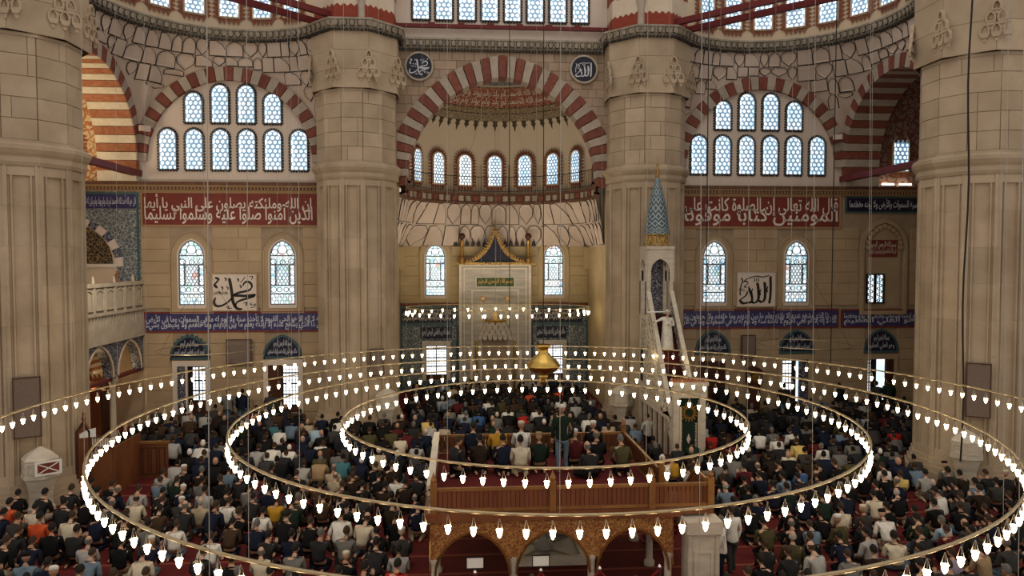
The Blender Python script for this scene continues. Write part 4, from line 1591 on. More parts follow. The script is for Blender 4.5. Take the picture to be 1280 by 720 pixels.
def dome_mat():
    m, nt, b = new_mat('apse_dome_painting')
    b.inputs['Roughness'].default_value = .8
    tc = nt.nodes.new('ShaderNodeTexCoord').outputs['Object']
    sp = nt.nodes.new('ShaderNodeSeparateXYZ')
    nt.links.new(tc, sp.inputs[0])
    cr = nt.nodes.new('ShaderNodeValToRGB')
    cr.color_ramp.interpolation = 'CONSTANT'
    e = cr.color_ramp.elements
    e[0].position, e[0].color = 0, (.62, .53, .41, 1)
    e[1].position, e[1].color = .475, (.20, .16, .10, 1)
    for p, c in ((.545, (.05, .035, .025, 1)), (.555, (.20, .15, .085, 1)), (.600, (.06, .03, .02, 1)), (.612, (.26, .06, .04, 1)), (.782, (.05, .03, .02, 1)), (.79, (.46, .40, .32, 1)), (.802, (.11, .14, .17, 1))):
        q = e.new(p)
        q.color = c
    nt.links.new(mathn(nt, 'DIVIDE', sp.outputs['Z'], 5.2), cr.inputs[0])
    vo = nt.nodes.new('ShaderNodeTexVoronoi')
    vo.feature = 'DISTANCE_TO_EDGE'
    vo.inputs['Scale'].default_value = 4.6
    nt.links.new(tc, vo.inputs['Vector'])
    line = maprange(nt, vo.outputs['Distance'], .03, .07, 1, 0)
    band = mathn(nt, 'MULTIPLY', line, maprange(nt, mathn(nt, 'DIVIDE', sp.outputs['Z'], 5.2), .470, .476))
    c = mixc(nt, mathn(nt, 'MULTIPLY', band, .75), cr.outputs[0], (.46, .33, .20))
    nt.links.new(c, b.inputs['Base Color'])
    return m


hd = MB()
vs, fs = [], []
NA, NE = 60, 20
for i in range(NA + 1):
    a = radians(-30 + 240 * i / NA)
    for k in range(NE + 1):
        e = radians(90 * k / NE)
        vs.append((5.2 * cos(e) * cos(a), 5.2 * cos(e) * sin(a), 5.2 * sin(e)))
for i in range(NA):
    for k in range(NE):
        q = (i * (NE + 1) + k, (i + 1) * (NE + 1) + k, (i + 1) * (NE + 1) + k + 1, i * (NE + 1) + k + 1)
        if min(vs[j][1] for j in q) > -2.25: fs.append(q)
dome = struct(hd.add(vs, fs).build('ceiling_apse_dome', dome_mat(), None, (0, AY, 13.4), smooth=True))


def domeP(u, w, d):          # u: angle in degrees round the dome, w: elevation in degrees
    r = 5.2 - d
    return (r * cos(radians(w)) * cos(radians(90 - u)), r * cos(radians(w)) * sin(radians(90 - u)), r * sin(radians(w)))


lettering(['ikhlas', 'ikhlas'], -66, 66, 38.0, 52.0, domeP, .04, m_letter, dome, 'dome_inscription', .3)
fr = MB()
for k in range(-13, 14):
    c = k * 7.0
    big = k % 2 == 0
    L = 6.4 if big else 4.6
    fr.flat([(c - 2.2, 28.6), (c - 1.2, 27.0), (c - 2.0, 25.9), (c - .9, 25.0), (c - .25, 28.6 - L), (c, 28.0 - L), (c + .25, 28.6 - L), (c + .9, 25.0), (c + 2.0, 25.9), (c + 1.2, 27.0), (c + 2.2, 28.6)], .02, domeP)
tag(fr.build('painted_pendants', M('dark_painted_pendant', (.07, .05, .032)), dome), kind='stuff')

# ---------------------------------------------------------------- lower windows, lunettes and doors
def low_window(P, u, z0, z1, w, kind, wallroot, casing=None):
    root = window_empty((0, 0, 0), 0)
    casing = casing or m_plaster
    a, b = u - w / 2, u + w / 2
    MB().strip(rect(a - .22, b + .22, z0 - .02, z1 + .26), rect(a, b, z0, z1), 0, .10, P).build('casing', casing, root)
    MB().flat(rect(a, b, z0, z1), .02, P).build('dark_opening_sheet', m_darkgap, root)  # flat dark sheet, the shade of the opening is painted
    def grid(g0, g1, y0=None):
        y0 = z0 + .62 if y0 is None else y0
        MB().flat(rect(g0, g1, y0, z1 - .04), .03, P).build('pane', m_glass_w, root)
        mb = MB()
        n = max(2, round((g1 - g0) / .16))
        for i in range(n + 1):
            x = g0 + (g1 - g0) * i / n
            t = .030 if i in (0, n) or (n % 2 == 0 and i == n // 2) else .010
            mb.slab(rect(x - t, x + t, y0, z1 - .04), .03, .06, P)
        m = max(2, round((z1 - y0) / .17))
        for i in range(m + 1):
            y = y0 + (z1 - .04 - y0) * i / m
            t = .034 if i % 3 == 0 else .010
            mb.slab(rect(g0, g1, y - t, y + t), .03, .06, P)
        mb.build('window_grille', m_iron, root)
        MB().slab(rect(g0, g1, z0, y0 - .03), .02, .07, P).build('parapet_panel', m_wood_d, root)
    def leaf(g0, g1, mat, name='shutter'):
        o = MB().slab(rect(g0, g1, z0, z1), .02, .09, P).build(name, mat, root)
        pm = MB()
        n = 4
        for i in range(n):
            y0, y1 = z0 + (z1 - z0) * (i + .12) / n, z0 + (z1 - z0) * (i + .88) / n
            pm.strip(rect(g0 + .06, g1 - .06, y0, y1), rect(g0 + .11, g1 - .11, y0 + .05, y1 - .05), .09, .11, P)
        pm.build('shutter_moulding', mat, o)
    if kind == 'tile_glass':
        leaf(a, a + w * .27, m_tile_n, 'tiled_reveal')
        MB().slab(rect(a + w * .29, a + w * .36, z0, z1), .02, .12, P).build('jamb', m_plaster, root)
        grid(a + w * .52, b)
    elif kind == 'shutter_glass':
        leaf(a, a + w * .46, m_wood_d)
        grid(a + w * .48, b, z0 + .35)
    elif kind == 'glass_open':
        grid(a, a + w * .38)
        MB().slab(rect(a + w * .54, a + w * .60, z0 + .2, z1), .02, .10, P).build('glowing_jamb', m_glass, root)  # sunlight on this jamb is put in by the glowing glass material
        leaf(a + w * .64, b - .05, m_tile_n, 'tiled_reveal')
    elif kind == 'narrow_open':
        grid(a, a + w * .15)
        MB().slab(rect(a + w * .36, a + w * .66, z0 + .2, z1), .02, .05, P).build('daylit_pane', m_glass, root)
        leaf(a + w * .70, b, m_wood_d)
    elif kind == 'closed':
        leaf(a, u - .01, m_wood_d, 'door_leaf')
        leaf(u + .01, b, m_wood_d, 'door_leaf')
    else:
        grid(a, b, z0 + .30)
    return root


def lunette(P, u, z, w, h, keys, serrated=False):
    out = arch_poly(w, h, .25, 14, u, z)
    root = struct(MB().slab(out, 0, .06, P).build('trim_lunette', m_tile_n if False else m_navy_d))
    MB().strip(inset(out, -.06), inset(out, .05), 0, .09, P).build('tile_border', m_teal, root)
    if serrated:
        mb = MB()
        for i in range(2, len(out) - 1):
            p, q = Vector(out[i]), Vector(out[i + 1])
            e = q - p
            nrm = Vector((e.y, -e.x)).normalized()
            mb.slab([tuple(p + nrm * .05), tuple((p + q) / 2 + nrm * .17), tuple(q + nrm * .05)], 0, .03, P)
        mb.build('serrated_edge', m_teal, root)
    for k, (y0, y1, f) in enumerate(((.08, .42, .40), (.40, .82, .24))):
        lettering([keys[k]], u - w * f, u + w * f, z + h * y0, z + h * y1, P, .066, m_letter_b, root)
    dn = MB()
    x = u - w / 2 - .05
    while x < u + w / 2:
        dn.slab(rect(x, x + .055, z - .20, z - .05), 0, .06, P)
        x += .10
    tag(dn.build('dentils', m_band2, root), kind='stuff')
    MB().slab(rect(u - w / 2 - .1, u + w / 2 + .1, z - .26, z - .20), 0, .07, P).build('shelf', m_stone2, root)


low_window(P17, -14.78, .55, 2.82, 1.30, 'tile_glass', None)
low_window(P17, -10.52, .55, 2.84, 1.42, 'shutter_glass', None)
low_window(P17, 10.42, .55, 2.82, 1.36, 'closed', None, m_stone2)
low_window(P17, 14.72, .55, 2.84, 1.36, 'glass_open', None, m_stone2)
low_window(P17, 19.18, .55, 2.82, 1.38, 'narrow_open', None, m_stone2)
lunette(P17, -14.86, 3.20, 1.72, 1.04, ('fatiha_a', 'bism'), True)
lunette(P17, -10.55, 3.20, 1.72, 1.04, ('fatiha_b', 'bism'))
lunette(P17, 10.47, 3.20, 1.72, 1.10, ('fatiha_b', 'bism'))
lunette(P17, 14.78, 3.20, 1.72, 1.10, ('fatiha_a', 'bism'))
lunette(P17, 19.2, 3.20, 1.72, 1.10, ('band_d', 'bism'))

# right bay: dark inscription, niche with red inscription and a small window
wr = bpy.data.objects['wall_right']
ip = MB().slab(rect(17.2, 21.9, 10.20, 11.02), 0, .05, P17).build('inscription_panel', m_navy_d, wr)
MB().strip(rect(17.2, 21.9, 10.20, 11.02), rect(17.27, 21.83, 10.27, 10.95), 0, .075, P17).build('tile_border', m_teal, wr)
lettering(['band_c'], 17.4, 21.6, 10.30, 10.92, P17, .066, m_letter_b, ip)
tb = MB().slab(rect(17.08, 21.4, 4.42, 5.36), 0, .05, P17).build('tile_band', m_navy, wr)
MB().strip(rect(17.08, 21.4, 4.42, 5.36), rect(17.16, 21.32, 4.50, 5.28), 0, .075, P17).build('tile_border', m_redband, wr)
lettering(['band_c', 'band_d'], 17.22, 21.2, 4.55, 5.22, P17, .062, m_letter_b, tb, overlap=.4)
no = arch_poly(1.75, 4.1, .25, 12, 19.25, 5.45)
ni = struct(MB().flat(no, .012, P17).build('trim_niche', m_stone2))
MB().strip(inset(no, -.36), inset(no, -.16), 0, .10, P17).build('niche_moulding', m_stone2, ni)
sc = MB()
for p in no[2:]:
    sc.slab([(p[0] + .12 * cos(k * pi / 3), p[1] + .12 * sin(k * pi / 3)) for k in range(6)], 0, .12, P17)
sc.build('scalloped_head', m_stone2, ni)
for s in (-1, 1):
    mb = MB()
    mb.tube([P17(19.25 + s * 1.12 + .03 * sin(k * 1.3), 5.5 + k * .1, .06) for k in range(30)], .06, 6)
    mb.build('twisted_colonnette', m_stone2, ni)
rp_ = MB().slab(rect(18.45, 19.95, 8.0, 8.85), 0, .05, P17).build('red_panel', m_redband, ni)
lettering(['bism', 'ikhlas'], 18.52, 19.88, 8.06, 8.80, P17, .062, m_letter, rp_, overlap=.35)
nw = window_empty((18.82, 16.985, 5.72), 0)
MB().flat(rect(-.40, .40, 0, 1.36), 0, localP).build('pane', m_glass, nw)
g = MB().strip(rect(-.47, .47, -.07, 1.43), rect(-.40, .40, 0, 1.36), 0, .09, localP)
g.slab(rect(-.07, .07, 0, 1.36), 0, .06, localP)
for a in (-.24, .24):
    for k in range(9):
        c = (a + (.05 if k % 2 else -.05), .08 + k * .15)
        g.strip([(c[0] + .085 * cos(q * pi / 4), c[1] + .085 * sin(q * pi / 4)) for q in range(8)], [(c[0] + .055 * cos(q * pi / 4), c[1] + .055 * sin(q * pi / 4)) for q in range(8)], 0, .05, localP)
g.build('lattice', m_iron, nw)

# ---------------------------------------------------------------- apse: tile revetment, windows, mihrab
for s in (-1, 1):
    a, b = sorted((s * 2.16, s * 5.6))
    tr = struct(MB().slab(rect(a, b, 0, 5.12), 0, .06, PB).build('trim_tile_wall', m_tile))
    MB().slab(rect(a, b, 5.12, 5.28), 0, .14, PB).build('tile_cornice', m_wood, tr)
    ins = MB().slab(rect(a + .05, b - .35, 4.08, 5.02), .06, .09, PB).build('inscription_panel', m_navy_d, tr)
    MB().strip(rect(a + .02, b - .30, 4.02, 5.08), rect(a + .09, b - .39, 4.12, 4.98), .06, .11, PB).build('tile_border', m_teal, tr)
    lettering(['band_a', 'band_b'] if s < 0 else ['band_c', 'band_a'], a + .14, b - .44, 4.17, 4.94, PB, .10, m_letter, ins, overlap=.42)
    c = s * 3.42
    sm = MB().slab(rect(c - .98, c + .86, 3.18, 3.86), .06, .09, PB).build('small_inscription', m_navy_d, tr)
    lettering(['fatiha_a' if s < 0 else 'fatiha_b'], c - .90, c + .78, 3.24, 3.80, PB, .10, m_letter_b, sm)
    # two tall panels of arabesque beside each window
    for q, w in ((s * 5.05, .62), (s * 2.42, .20)):
        fp = MB().slab(rect(q - w, q + w, .2, 3.9), .06, .085, PB).build('arabesque_panel', m_tile_g, tr)
        rs_ = MB()
        for k in range(5):
            cz = .5 + k * .78
            for r0, r1 in ((.30, .26), (.17, .13)):
                r0, r1 = min(r0, w * .9), min(r1, w * .8)
                rs_.strip([(q + r0 * cos(j * pi / 6), cz + r0 * sin(j * pi / 6)) for j in range(12)], [(q + r1 * cos(j * pi / 6), cz + r1 * sin(j * pi / 6)) for j in range(12)], .085, .10, PB)
        rs_.build('rosettes', m_teal, fp)
    MB().strip(rect(a, b, 0, 4.0), rect(a + .14, b - .14, .14, 3.94), .06, .10, PB).build('tile_border', m_teal, tr)
    low_window(lambda u, w, d: (u, 24.93 - d, w), s * 3.47, .72, 2.78, 1.22, 'plain', None, m_marble)

# small dark merlons on the ledge above the windows
for s in (-1, 1):
    mb = MB()
    for k in range(6):
        u = s * .62 + s * k * .34
        mb.slab([(u - .13, 8.66), (u + .13, 8.66), (u + .10, 8.86), (u + .03, 8.98), (u, 9.12), (u - .03, 8.98), (u - .10, 8.86)], .08, .12, PB)
    struct(mb.build('trim_merlons', m_line))
# corbels where the squinch meets the arch
for s in (-1, 1):
    MB().box(s * 5.45 - .16, s * 5.45 + .16, 24.6, 24.98, 7.3, 8.6).build('corbel', m_apse_stone, ap)

mh = empty('mihrab', (0, 25.0, 0))
front = .55
W, H, nwid, nh = 2.12, 7.62, 1.05, 4.35
def mP(u, w, d): return (u, -d, w)
fm = MB()
head = [(nwid, 3.2), (nwid * .92, 3.6), (nwid * .70, 4.0), (nwid * .38, 4.4), (0, 4.85)]
nl_ = [(-a, b) for a, b in head]
prof = [(-nwid, 0)] + nl_ + head[::-1][1:] + [(nwid, 0)]
for (a, b) in zip(prof[1:-2], prof[2:-1]): fm.slab([a, b, (b[0], 5.1), (a[0], 5.1)], 0, front, mP)
fm.slab(rect(-W, -nwid, 0, H), 0, front, mP)
fm.slab(rect(nwid, W, 0, H), 0, front, mP)
fm.slab(rect(-nwid, nwid, 5.1, H), 0, front, mP)
fm.build('marble_front', m_marble_g, mh)
for a, b, c, d in ((W, W - .14, H, .05), (W - .26, W - .34, H - .24, .04), (nwid + .36, nwid + .26, 6.10, .05)):
    MB().strip(rect(-a, a, 0, c), rect(-b, b, 0, c - (a - b)), front, front + d, mP).build('marble_moulding', m_marble, mh)
# courses of marble slabs either side
for s in (-1, 1):
    for k in range(9):
        stone_block(MB(), *sorted((s * 1.42, s * 1.77)), .1 + k * .66, .72 + k * .66, lambda u, w, d: (u, -front - d, w), .02, .012).build('marble_slab', m_marble_g, mh)
nich = MB()
pv = [(nwid * cos(radians(180 * k / 6)), nwid * .0 + .85 * sin(radians(180 * k / 6)) - front) for k in range(7)]
for i in range(6):
    (x0, y0), (x1, y1) = pv[i], pv[i + 1]
    nich.add([(x0, min(y0, .3), 0), (x1, min(y1, .3), 0), (x1, min(y1, .3), 4.9), (x0, min(y0, .3), 4.9)], [(0, 1, 2, 3)])
nich.build('niche', m_marble, mh)
mq = MB()
for r in range(6):
    z = 3.2 + r * .29
    hw = nwid * (1 - (r / 6) ** 1.5 * .85)
    n = max(1, 7 - r)
    for k in range(n):
        u = -hw + 2 * hw * (k + .5) / n
        mq.slab([(u - hw / n * .92, z + .04), (u - hw / n * .5, z - .12), (u + hw / n * .5, z - .12), (u + hw / n * .92, z + .04), (u + hw / n * .8, z + .22), (u, z + .30), (u - hw / n * .8, z + .22)], front - .45 + r * .03, front - .22 + r * .035, mP)
mq.build('muqarnas_hood', m_marble, mh)
gp = MB().slab(rect(-1.10, 1.10, 6.28, 6.80), front, front + .03, mP).build('green_inscription_panel', m_green, mh)
MB().strip(rect(-1.15, 1.15, 6.23, 6.85), rect(-1.10, 1.10, 6.28, 6.80), front, front + .05, mP).build('panel_border', m_marble, gp)
lettering(['bism'], -1.0, 1.0, 6.36, 6.74, mP, front + .036, m_gold, gp)
for s in (-1, 1):
    dc = MB().slab([(s * .72 + .17 * cos(k * pi / 10), 5.56 + .17 * sin(k * pi / 10)) for k in range(20)], front, front + .05, mP).build('gilt_rosette', m_gold, mh)
    MB().slab([(s * .72 + .09 * cos(k * pi / 8), 5.56 + .09 * sin(k * pi / 8)) for k in range(16)], front + .05, front + .07, mP).build('rosette_eye', m_plaster_w, dc)
lettering(['fatiha_a'], -.45, .45, 5.46, 5.66, mP, front + .012, m_grey_v, mh, 'carved_lettering')
# crest: ogee gable edged with gilt leaves
ogee = [(-2.1, 7.70), (-1.55, 7.74), (-1.05, 7.98), (-.62, 8.40), (-.32, 8.90), (-.12, 9.40), (0, 9.75)]
oge = ogee + [(-a, b) for a, b in ogee[::-1][1:]]
MB().slab(oge + [(2.1, 7.62), (-2.1, 7.62)], front - .12, front - .04, mP).build('crest_panel', m_navy_d, mh)
cl = MB()
inn = [(a * .86, 7.62 + (b - 7.62) * .80) for a, b in oge]
cl.strip(oge, inn, front - .06, front + .03, mP, closed=False)
cb = cl.build('crest_band', m_goldpat, mh)
lf = MB()
for i in range(len(oge) - 1):
    p, q = Vector(oge[i]), Vector(oge[i + 1])
    e = q - p
    n = max(1, round(e.length / .17))
    nr = Vector((-e.y, e.x)).normalized()
    for k in range(n):
        c = p + e * (k + .5) / n
        lf.slab([tuple(c - e.normalized() * .07), tuple(c + nr * .17), tuple(c + e.normalized() * .07), tuple(c - nr * .14)], front - .02, front + .07, mP)
tag(lf.build('gilt_leaves', m_gold, mh), kind='stuff')
MB().lathe([(.05, 9.7), (.03, 9.95), (.06, 10.05), (.02, 10.15), (.012, 10.75), (0, 10.8)], 8, (0, -front, 0)).build('finial', m_gold, mh)
MB().box(-2.3, 2.3, -front - .12, -front + .2, 7.56, 7.70).build('crest_shelf', m_goldpat, mh)
for s in (-1, 1):
    MB().lathe([(.22, 7.62), (.22, 7.95), (.14, 8.0), (.10, 8.1), (.085, 8.9), (.13, 8.96), (.08, 9.02)], 12, (s * 1.95, -front, 0)).build('gilt_column', m_gold, mh, smooth=True)
    MB().ball((s * 1.95, -front, 9.22), .20, 12, 8).build('dark_ball', m_wood_d, mh, smooth=True)
for s in (-1, 1):
    MB().tube([(s * nwid * 1.06, -front - .04, .1), (s * nwid * 1.06, -front - .04, 3.1)], .07, 8).build('colonnette', m_brass, mh, smooth=True)
tag(mh, 'tall grey marble prayer niche with a gilded pointed crest at the back of the apse', 'prayer niche')
for s, w in ((-1, 'left'), (1, 'right')):
    cd = empty('candlestick', (s * 1.42, 23.7, 0))
    MB().lathe([(.30, 0), (.30, .06), (.16, .14), (.07, .25), (.06, .8), (.12, .86), (.14, .95), (.10, 1.0)], 12).build('base', m_brass, cd, smooth=True)
    MB().lathe([(.09, 1.0), (.085, 2.6), (.02, 2.63), (0, 2.63)], 10).build('candle', m_plaster_w, cd, smooth=True)
    tag(cd, 'tall brass candlestick with thick pale candle on the %s side of the marble prayer niche' % w, 'candlestick', 'candlesticks by the prayer niche')

# ---------------------------------------------------------------- left gallery loge
PL = sideP(-17.0, 1)
lg = empty('loge', (-17.0, 14.0, 0))
def LP(u, w, d): return (d, u, w)          # u: offset along y from 14.0
base = MB().box(-4.0, .12, -5.4, 2.95, 4.32, 5.06)
base.build('fascia', m_marble_w, lg)
ab = MB().box(-.02, .10, -5.4, 2.95, 5.06, 5.14).box(-.02, .16, -5.4, 2.95, 5.54, 5.66)
n = 30
for i in range(n + 1):
    u = -5.4 + 8.35 * i / n
    ab.box(-.04, .10, u - .075, u + .075, 5.14, 5.54)
ab.build('blind_arcade', m_marble_w, lg)
MB().box(-.10, -.05, -5.4, 2.95, 5.10, 5.56).build('painted_arcade_shade', m_darkgap, lg)  # dark sheet paints the shade behind the little arcade
for i in range(9):
    u0, u1 = -5.36 + .92 * i, -5.36 + .92 * (i + 1)
    pn = MB().box(-.02, .03, u0 + .13, u1 - .13, 5.74, 6.66)
    pn.strip([(u0 + .10, 5.76), (u1 - .10, 5.76), (u1 - .10, 6.52), ((u0 + u1) / 2, 6.66), (u0 + .10, 6.52)], [(u0 + .15, 5.81), (u1 - .15, 5.81), (u1 - .15, 6.48), ((u0 + u1) / 2, 6.60), (u0 + .15, 6.48)], .05, .08, LP)
    pn.build('panel', m_marble_w, lg)
    MB().box(-.05, .09, u0 - .06, u0 + .06, 5.66, 6.80).build('post', m_marble_w, lg)
    if i % 2 == 0: MB().lathe([(.05, 6.86), (.07, 6.95), (.05, 7.02), (.06, 7.08), (0, 7.22)], 8, (.02, u0, 0)).build('finial', m_marble_w, lg, smooth=True)
MB().box(-.07, .12, -5.4, 2.95, 6.72, 6.88).build('rail', m_marble_w, lg)
# arcade under the loge
for k, c in enumerate((1.55, -1.25, -4.05)):
    pts = arch_poly(2.3, 1.5, .30, 12, c, 2.75)[2:]
    mb = MB()
    for a, b in zip(pts[:-1], pts[1:]): mb.slab([a, b, (b[0], 4.32), (a[0], 4.32)], -.4, .02, LP)
    mb.slab(rect(c - 1.40, c - 1.15, 2.75, 4.32), -.4, .02, LP)
    mb.slab(rect(c + 1.15, c + 1.40, 2.75, 4.32), -.4, .02, LP)
    mb.build('tiled_spandrel', m_tile_n, lg)
    MB().strip([(c + (u - c) * 1.07, w + .06) for u, w in pts], pts, -.05, .06, LP, closed=False).build('arch_moulding', m_plaster_w, lg)
    MB().lathe([(.20, 0), (.20, .2), (.13, .3), (.12, 2.4), (.22, 2.7), (.22, 2.78)], 10, (-.18, c - 1.28, 0)).build('column', m_marble_w, lg, smooth=True)
    sof = MB()
    N = 9
    for i in range(N):
        w0, w1 = 2.75 + 1.4 * i / N, 2.75 + 1.4 * (i + 1) / N
        hw = lambda w: 1.15 * sqrt(max(.02, 1 - ((w - 2.75) / 1.55) ** 2))
        sof.add([(-1.4, c - hw(w0), w0), (-1.4, c + hw(w0), w0), (-1.4, c + hw(w1), w1), (-1.4, c - hw(w1), w1)], [(0, 1, 2, 3)], i % 2)
    sof.build('striped_vault', [m_cream_v, m_orange_v], lg)
MB().box(-.35, -.1, -5.4, 2.95, 2.62, 2.76).build('tie_beam', m_redbeam, lg)
MB().box(-.06, -.03, -5.4, 2.95, 5.66, 6.72).build('painted_parapet_shade', m_cornice, lg)  # darker backing sheet paints the shaded gaps between parapet panels
tag(lg, 'white marble balcony box on tiled arches beside the left pier', 'balcony')
# tiled end wall above the loge
wl = bpy.data.objects['wall_left']
tw = MB().slab(rect(-22, -17.0, 5.0, 11.05), 0, .04, P17).build('tile_wall', m_tile_g, wl)
for c in (-18.45, -21.3):
    cart = [(c - 1.25, 10.25), (c + 1.25, 10.25), (c + 1.40, 10.42), (c + 1.40, 10.75), (c + 1.25, 10.92), (c - 1.25, 10.92), (c - 1.40, 10.75), (c - 1.40, 10.42)]
    MB().slab(cart, .04, .065, P17).build('cartouche', m_navy, tw)
    lettering(['ikhlas'], c - 1.28, c + 1.28, 10.27, 10.90, P17, .072, m_letter_b, tw)
MB().strip(rect(-22, -17.05, 5.0, 11.0), rect(-21.9, -17.15, 5.1, 10.9), .04, .07, P17).build('tile_border', m_teal, tw)
ao = arch_poly(3.2, 4.5, .25, 14, -19.7, 5.0)
MB().flat(ao, .055, P17).build('alcove_back', m_plaster_w, tw)
MB().slab(arch_poly(2.9, 1.75, .25, 12, -19.7, 7.7), .06, .08, P17).build('alcove_lunette', m_lunette, tw)
vo_ = MB()
pts, pin = inset(ao, -.32)[2:], ao[2:]
for i in range(len(pts) - 1):
    MB().slab([pts[i], pts[i + 1], pin[i + 1], pin[i]], .04, .16, P17).build('alcove_voussoir', m_tile_n if i % 2 else m_plaster, tw)
MB().tube([P17(-18.05 + .05 * sin(k * 1.2), 5.3 + k * .12, .14) for k in range(18)], .08, 6).build('twisted_colonnette', m_orange_v, tw)
MB().slab(rect(-21.3, -18.1, 7.50, 7.66), .055, .16, P17).build('alcove_shelf', m_plaster, tw)

# ---------------------------------------------------------------- minbar (pulpit with stairs)
m_stair = M('dark_red_stair_carpet', (.060, .010, .008), (.04, .008, .006), nscale=3, rough=.95)
mn = empty('minbar', (6.72, 9.0, 0))
hw = .58
steps = 22
y0, y1, zt = .35, 4.15, 5.40
MB().box(-hw, hw, -.05, .35, 0, .30).build('threshold', m_marble, mn)
for k in range(steps):
    a, b = y0 + (y1 - y0) * k / steps, y0 + (y1 - y0) * (k + 1) / steps
    z = .30 + (zt - .30) * (k + 1) / steps
    MB().box(-hw + .10, hw - .10, a, b + .02, z - .30, z).build('step', m_stair, mn)
for s in (-1, 1):
    fk = MB()
    X0, X1 = s * hw, s * (hw - .12)
    def FP(u, w, d, s=s): return (s * (hw - .12 + d), u, w)
    sl = (zt - .30) / (y1 - y0)
    poly = [(.30, 1.75), (5.4, 1.75), (5.4, zt + .05), (y1, zt + .05), (.30, .55 + .0)] if False else [(y0, 1.70), (5.35, 1.70), (5.35, zt), (y1, zt), (y0 + 1.05, .30 + sl * 1.05)]
    MB().slab(poly, 0, .12, FP).build('flank_panel', m_mihrab_carv, mn)
    # balustrade following the stair
    MB().slab([(y0 - .1, .30), (y0 + 1.1, .30 + sl * 1.1), (y1, zt), (y1, zt + 1.0), (y0 - .1, 1.35)], .0, .11, FP).build('balustrade', m_mihrab_carv, mn)
    MB().slab([(y0 - .1, 1.33), (y1, zt + .98), (y1, zt + 1.10), (y0 - .1, 1.46)], -.03, .15, FP).build('handrail', m_marble, mn)
    MB().strip(poly, [(y0 + .45, 1.85), (5.2, 1.85), (5.2, zt - .2), (y1 + .05, zt - .2), (y0 + 1.25, .30 + sl * 1.0)], .12, .16, FP).build('flank_moulding', m_marble, mn)
    MB().slab(rect(y0, 5.35, 1.50, 1.72), 0, .15, FP).build('string_course', m_marble, mn)
    for k in range(7):
        MB().slab(rect(y0 + .05 + k * .82, y0 + .20 + k * .82, 0, 1.52), .0, .13, FP).build('arcade_post', m_marble, mn)
    MB().slab(rect(y0, 5.35, 0, 1.5), -.02, .01, FP).build('painted_arcade_shade', m_wood_d, mn)  # dark brown sheet paints the shade between the arcade posts
    MB().slab(arch_poly(.42, 1.5, .3, 8, 5.0, 2.4), .12, .14, FP).build('side_slit', m_darkgap, mn)  # shallow dark slab paints the shade inside the slit
# portal
def GP(u, w, d): return (u, -d, w)
for s in (-1, 1):
    MB().box(s * .52 - .11, s * .52 + .11, -.14, .14, 0, 2.62).build('portal_jamb', m_marble, mn)
    MB().tube([(s * .36, -.15, .1), (s * .36, -.15, 2.2)], .045, 8).build('portal_colonnette', m_plaster_w, mn, smooth=True)
MB().box(-.66, .66, -.18, .18, 2.55, 3.08).build('portal_lintel', m_marble, mn)
MB().box(-.72, .72, -.22, .22, 3.02, 3.14).build('portal_cornice', m_marble, mn)
cr = MB()
for k in range(13):
    u = -.66 + k * .11
    cr.slab([(u - .05, 3.14), (u + .05, 3.14), (u + .045, 3.22), (u, 3.32), (u - .045, 3.22)], -.05, .05, GP)
cr.build('portal_cresting', m_orange_v, mn)
lettering(['bism'], -.50, .50, 2.66, 2.94, GP, .19, m_brass, mn)
MB().slab(rect(-.42, .42, .05, 2.5), -.04, 0, GP).build('green_curtain', M('dark_green_curtain', (.012, .030, .018), (.008, .018, .012), nscale=5, rough=.9), mn)
em = MB()
for k in range(16):
    a = 2 * pi * k / 16
    em.slab([(.30 * cos(a - .12), 1.95 + .30 * sin(a - .12)), (.38 * cos(a), 1.95 + .38 * sin(a)), (.30 * cos(a + .12), 1.95 + .30 * sin(a + .12)), (.12 * cos(a), 1.95 + .12 * sin(a))], .0, .05, GP)
em.strip([(.24 * cos(k * pi / 10), 1.95 + .24 * sin(k * pi / 10)) for k in range(20)], [(.19 * cos(k * pi / 10), 1.95 + .19 * sin(k * pi / 10)) for k in range(20)], 0, .07, GP)
em.build('gilt_emblem', m_gold, mn)
cb_ = MB()
for s in (-1, 1):
    for k in range(18):
        z = .15 + k * .08
        cb_.slab([(s * .30 - .05, z), (s * .30, z - .035), (s * .30 + .05, z), (s * .30, z + .035)], 0, .03, GP)
cb_.slab([(-.08, .9), (0, .72), (.08, .9), (0, 1.12)], 0, .03, GP)
cb_.build('curtain_embroidery', m_plaster, mn)
# kiosk and spire
for sx in (-1, 1):
    for y in (4.25, 5.25):
        MB().box(sx * .50 - .08, sx * .50 + .08, y - .08, y + .08, zt, 7.6).build('kiosk_column', m_marble, mn)
def kiosk_arch(P, hw2):
    pts = arch_poly(hw2 * 2, 1.0, .3, 10, 0, 6.9)[2:]
    mb = MB()
    for a, b in zip(pts[:-1], pts[1:]): mb.slab([a, b, (b[0], 8.35), (a[0], 8.35)], 0, .14, P)
    mb.slab(rect(-hw2 - .14, -hw2, 6.9, 8.35), 0, .14, P)
    mb.slab(rect(hw2, hw2 + .14, 6.9, 8.35), 0, .14, P)
    mb.build('kiosk_arch', m_marble, mn)
kiosk_arch(lambda u, w, d: (u, 4.18 - d + .1, w), .42)
kiosk_arch(lambda u, w, d: (-.50 - d, 4.75 + u, w), .42)
kiosk_arch(lambda u, w, d: (.50 + d, 4.75 + u, w), .42)
MB().box(-.44, .44, 5.24, 5.32, zt, 8.3).build('kiosk_back', m_tile_n, mn)
MB().box(-.62, .62, 4.10, 5.40, 8.33, 8.46).build('kiosk_cornice', m_marble, mn)
MB().box(-.46, .46, 4.2, 5.3, zt - .1, zt).build('kiosk_floor', m_stair, mn)
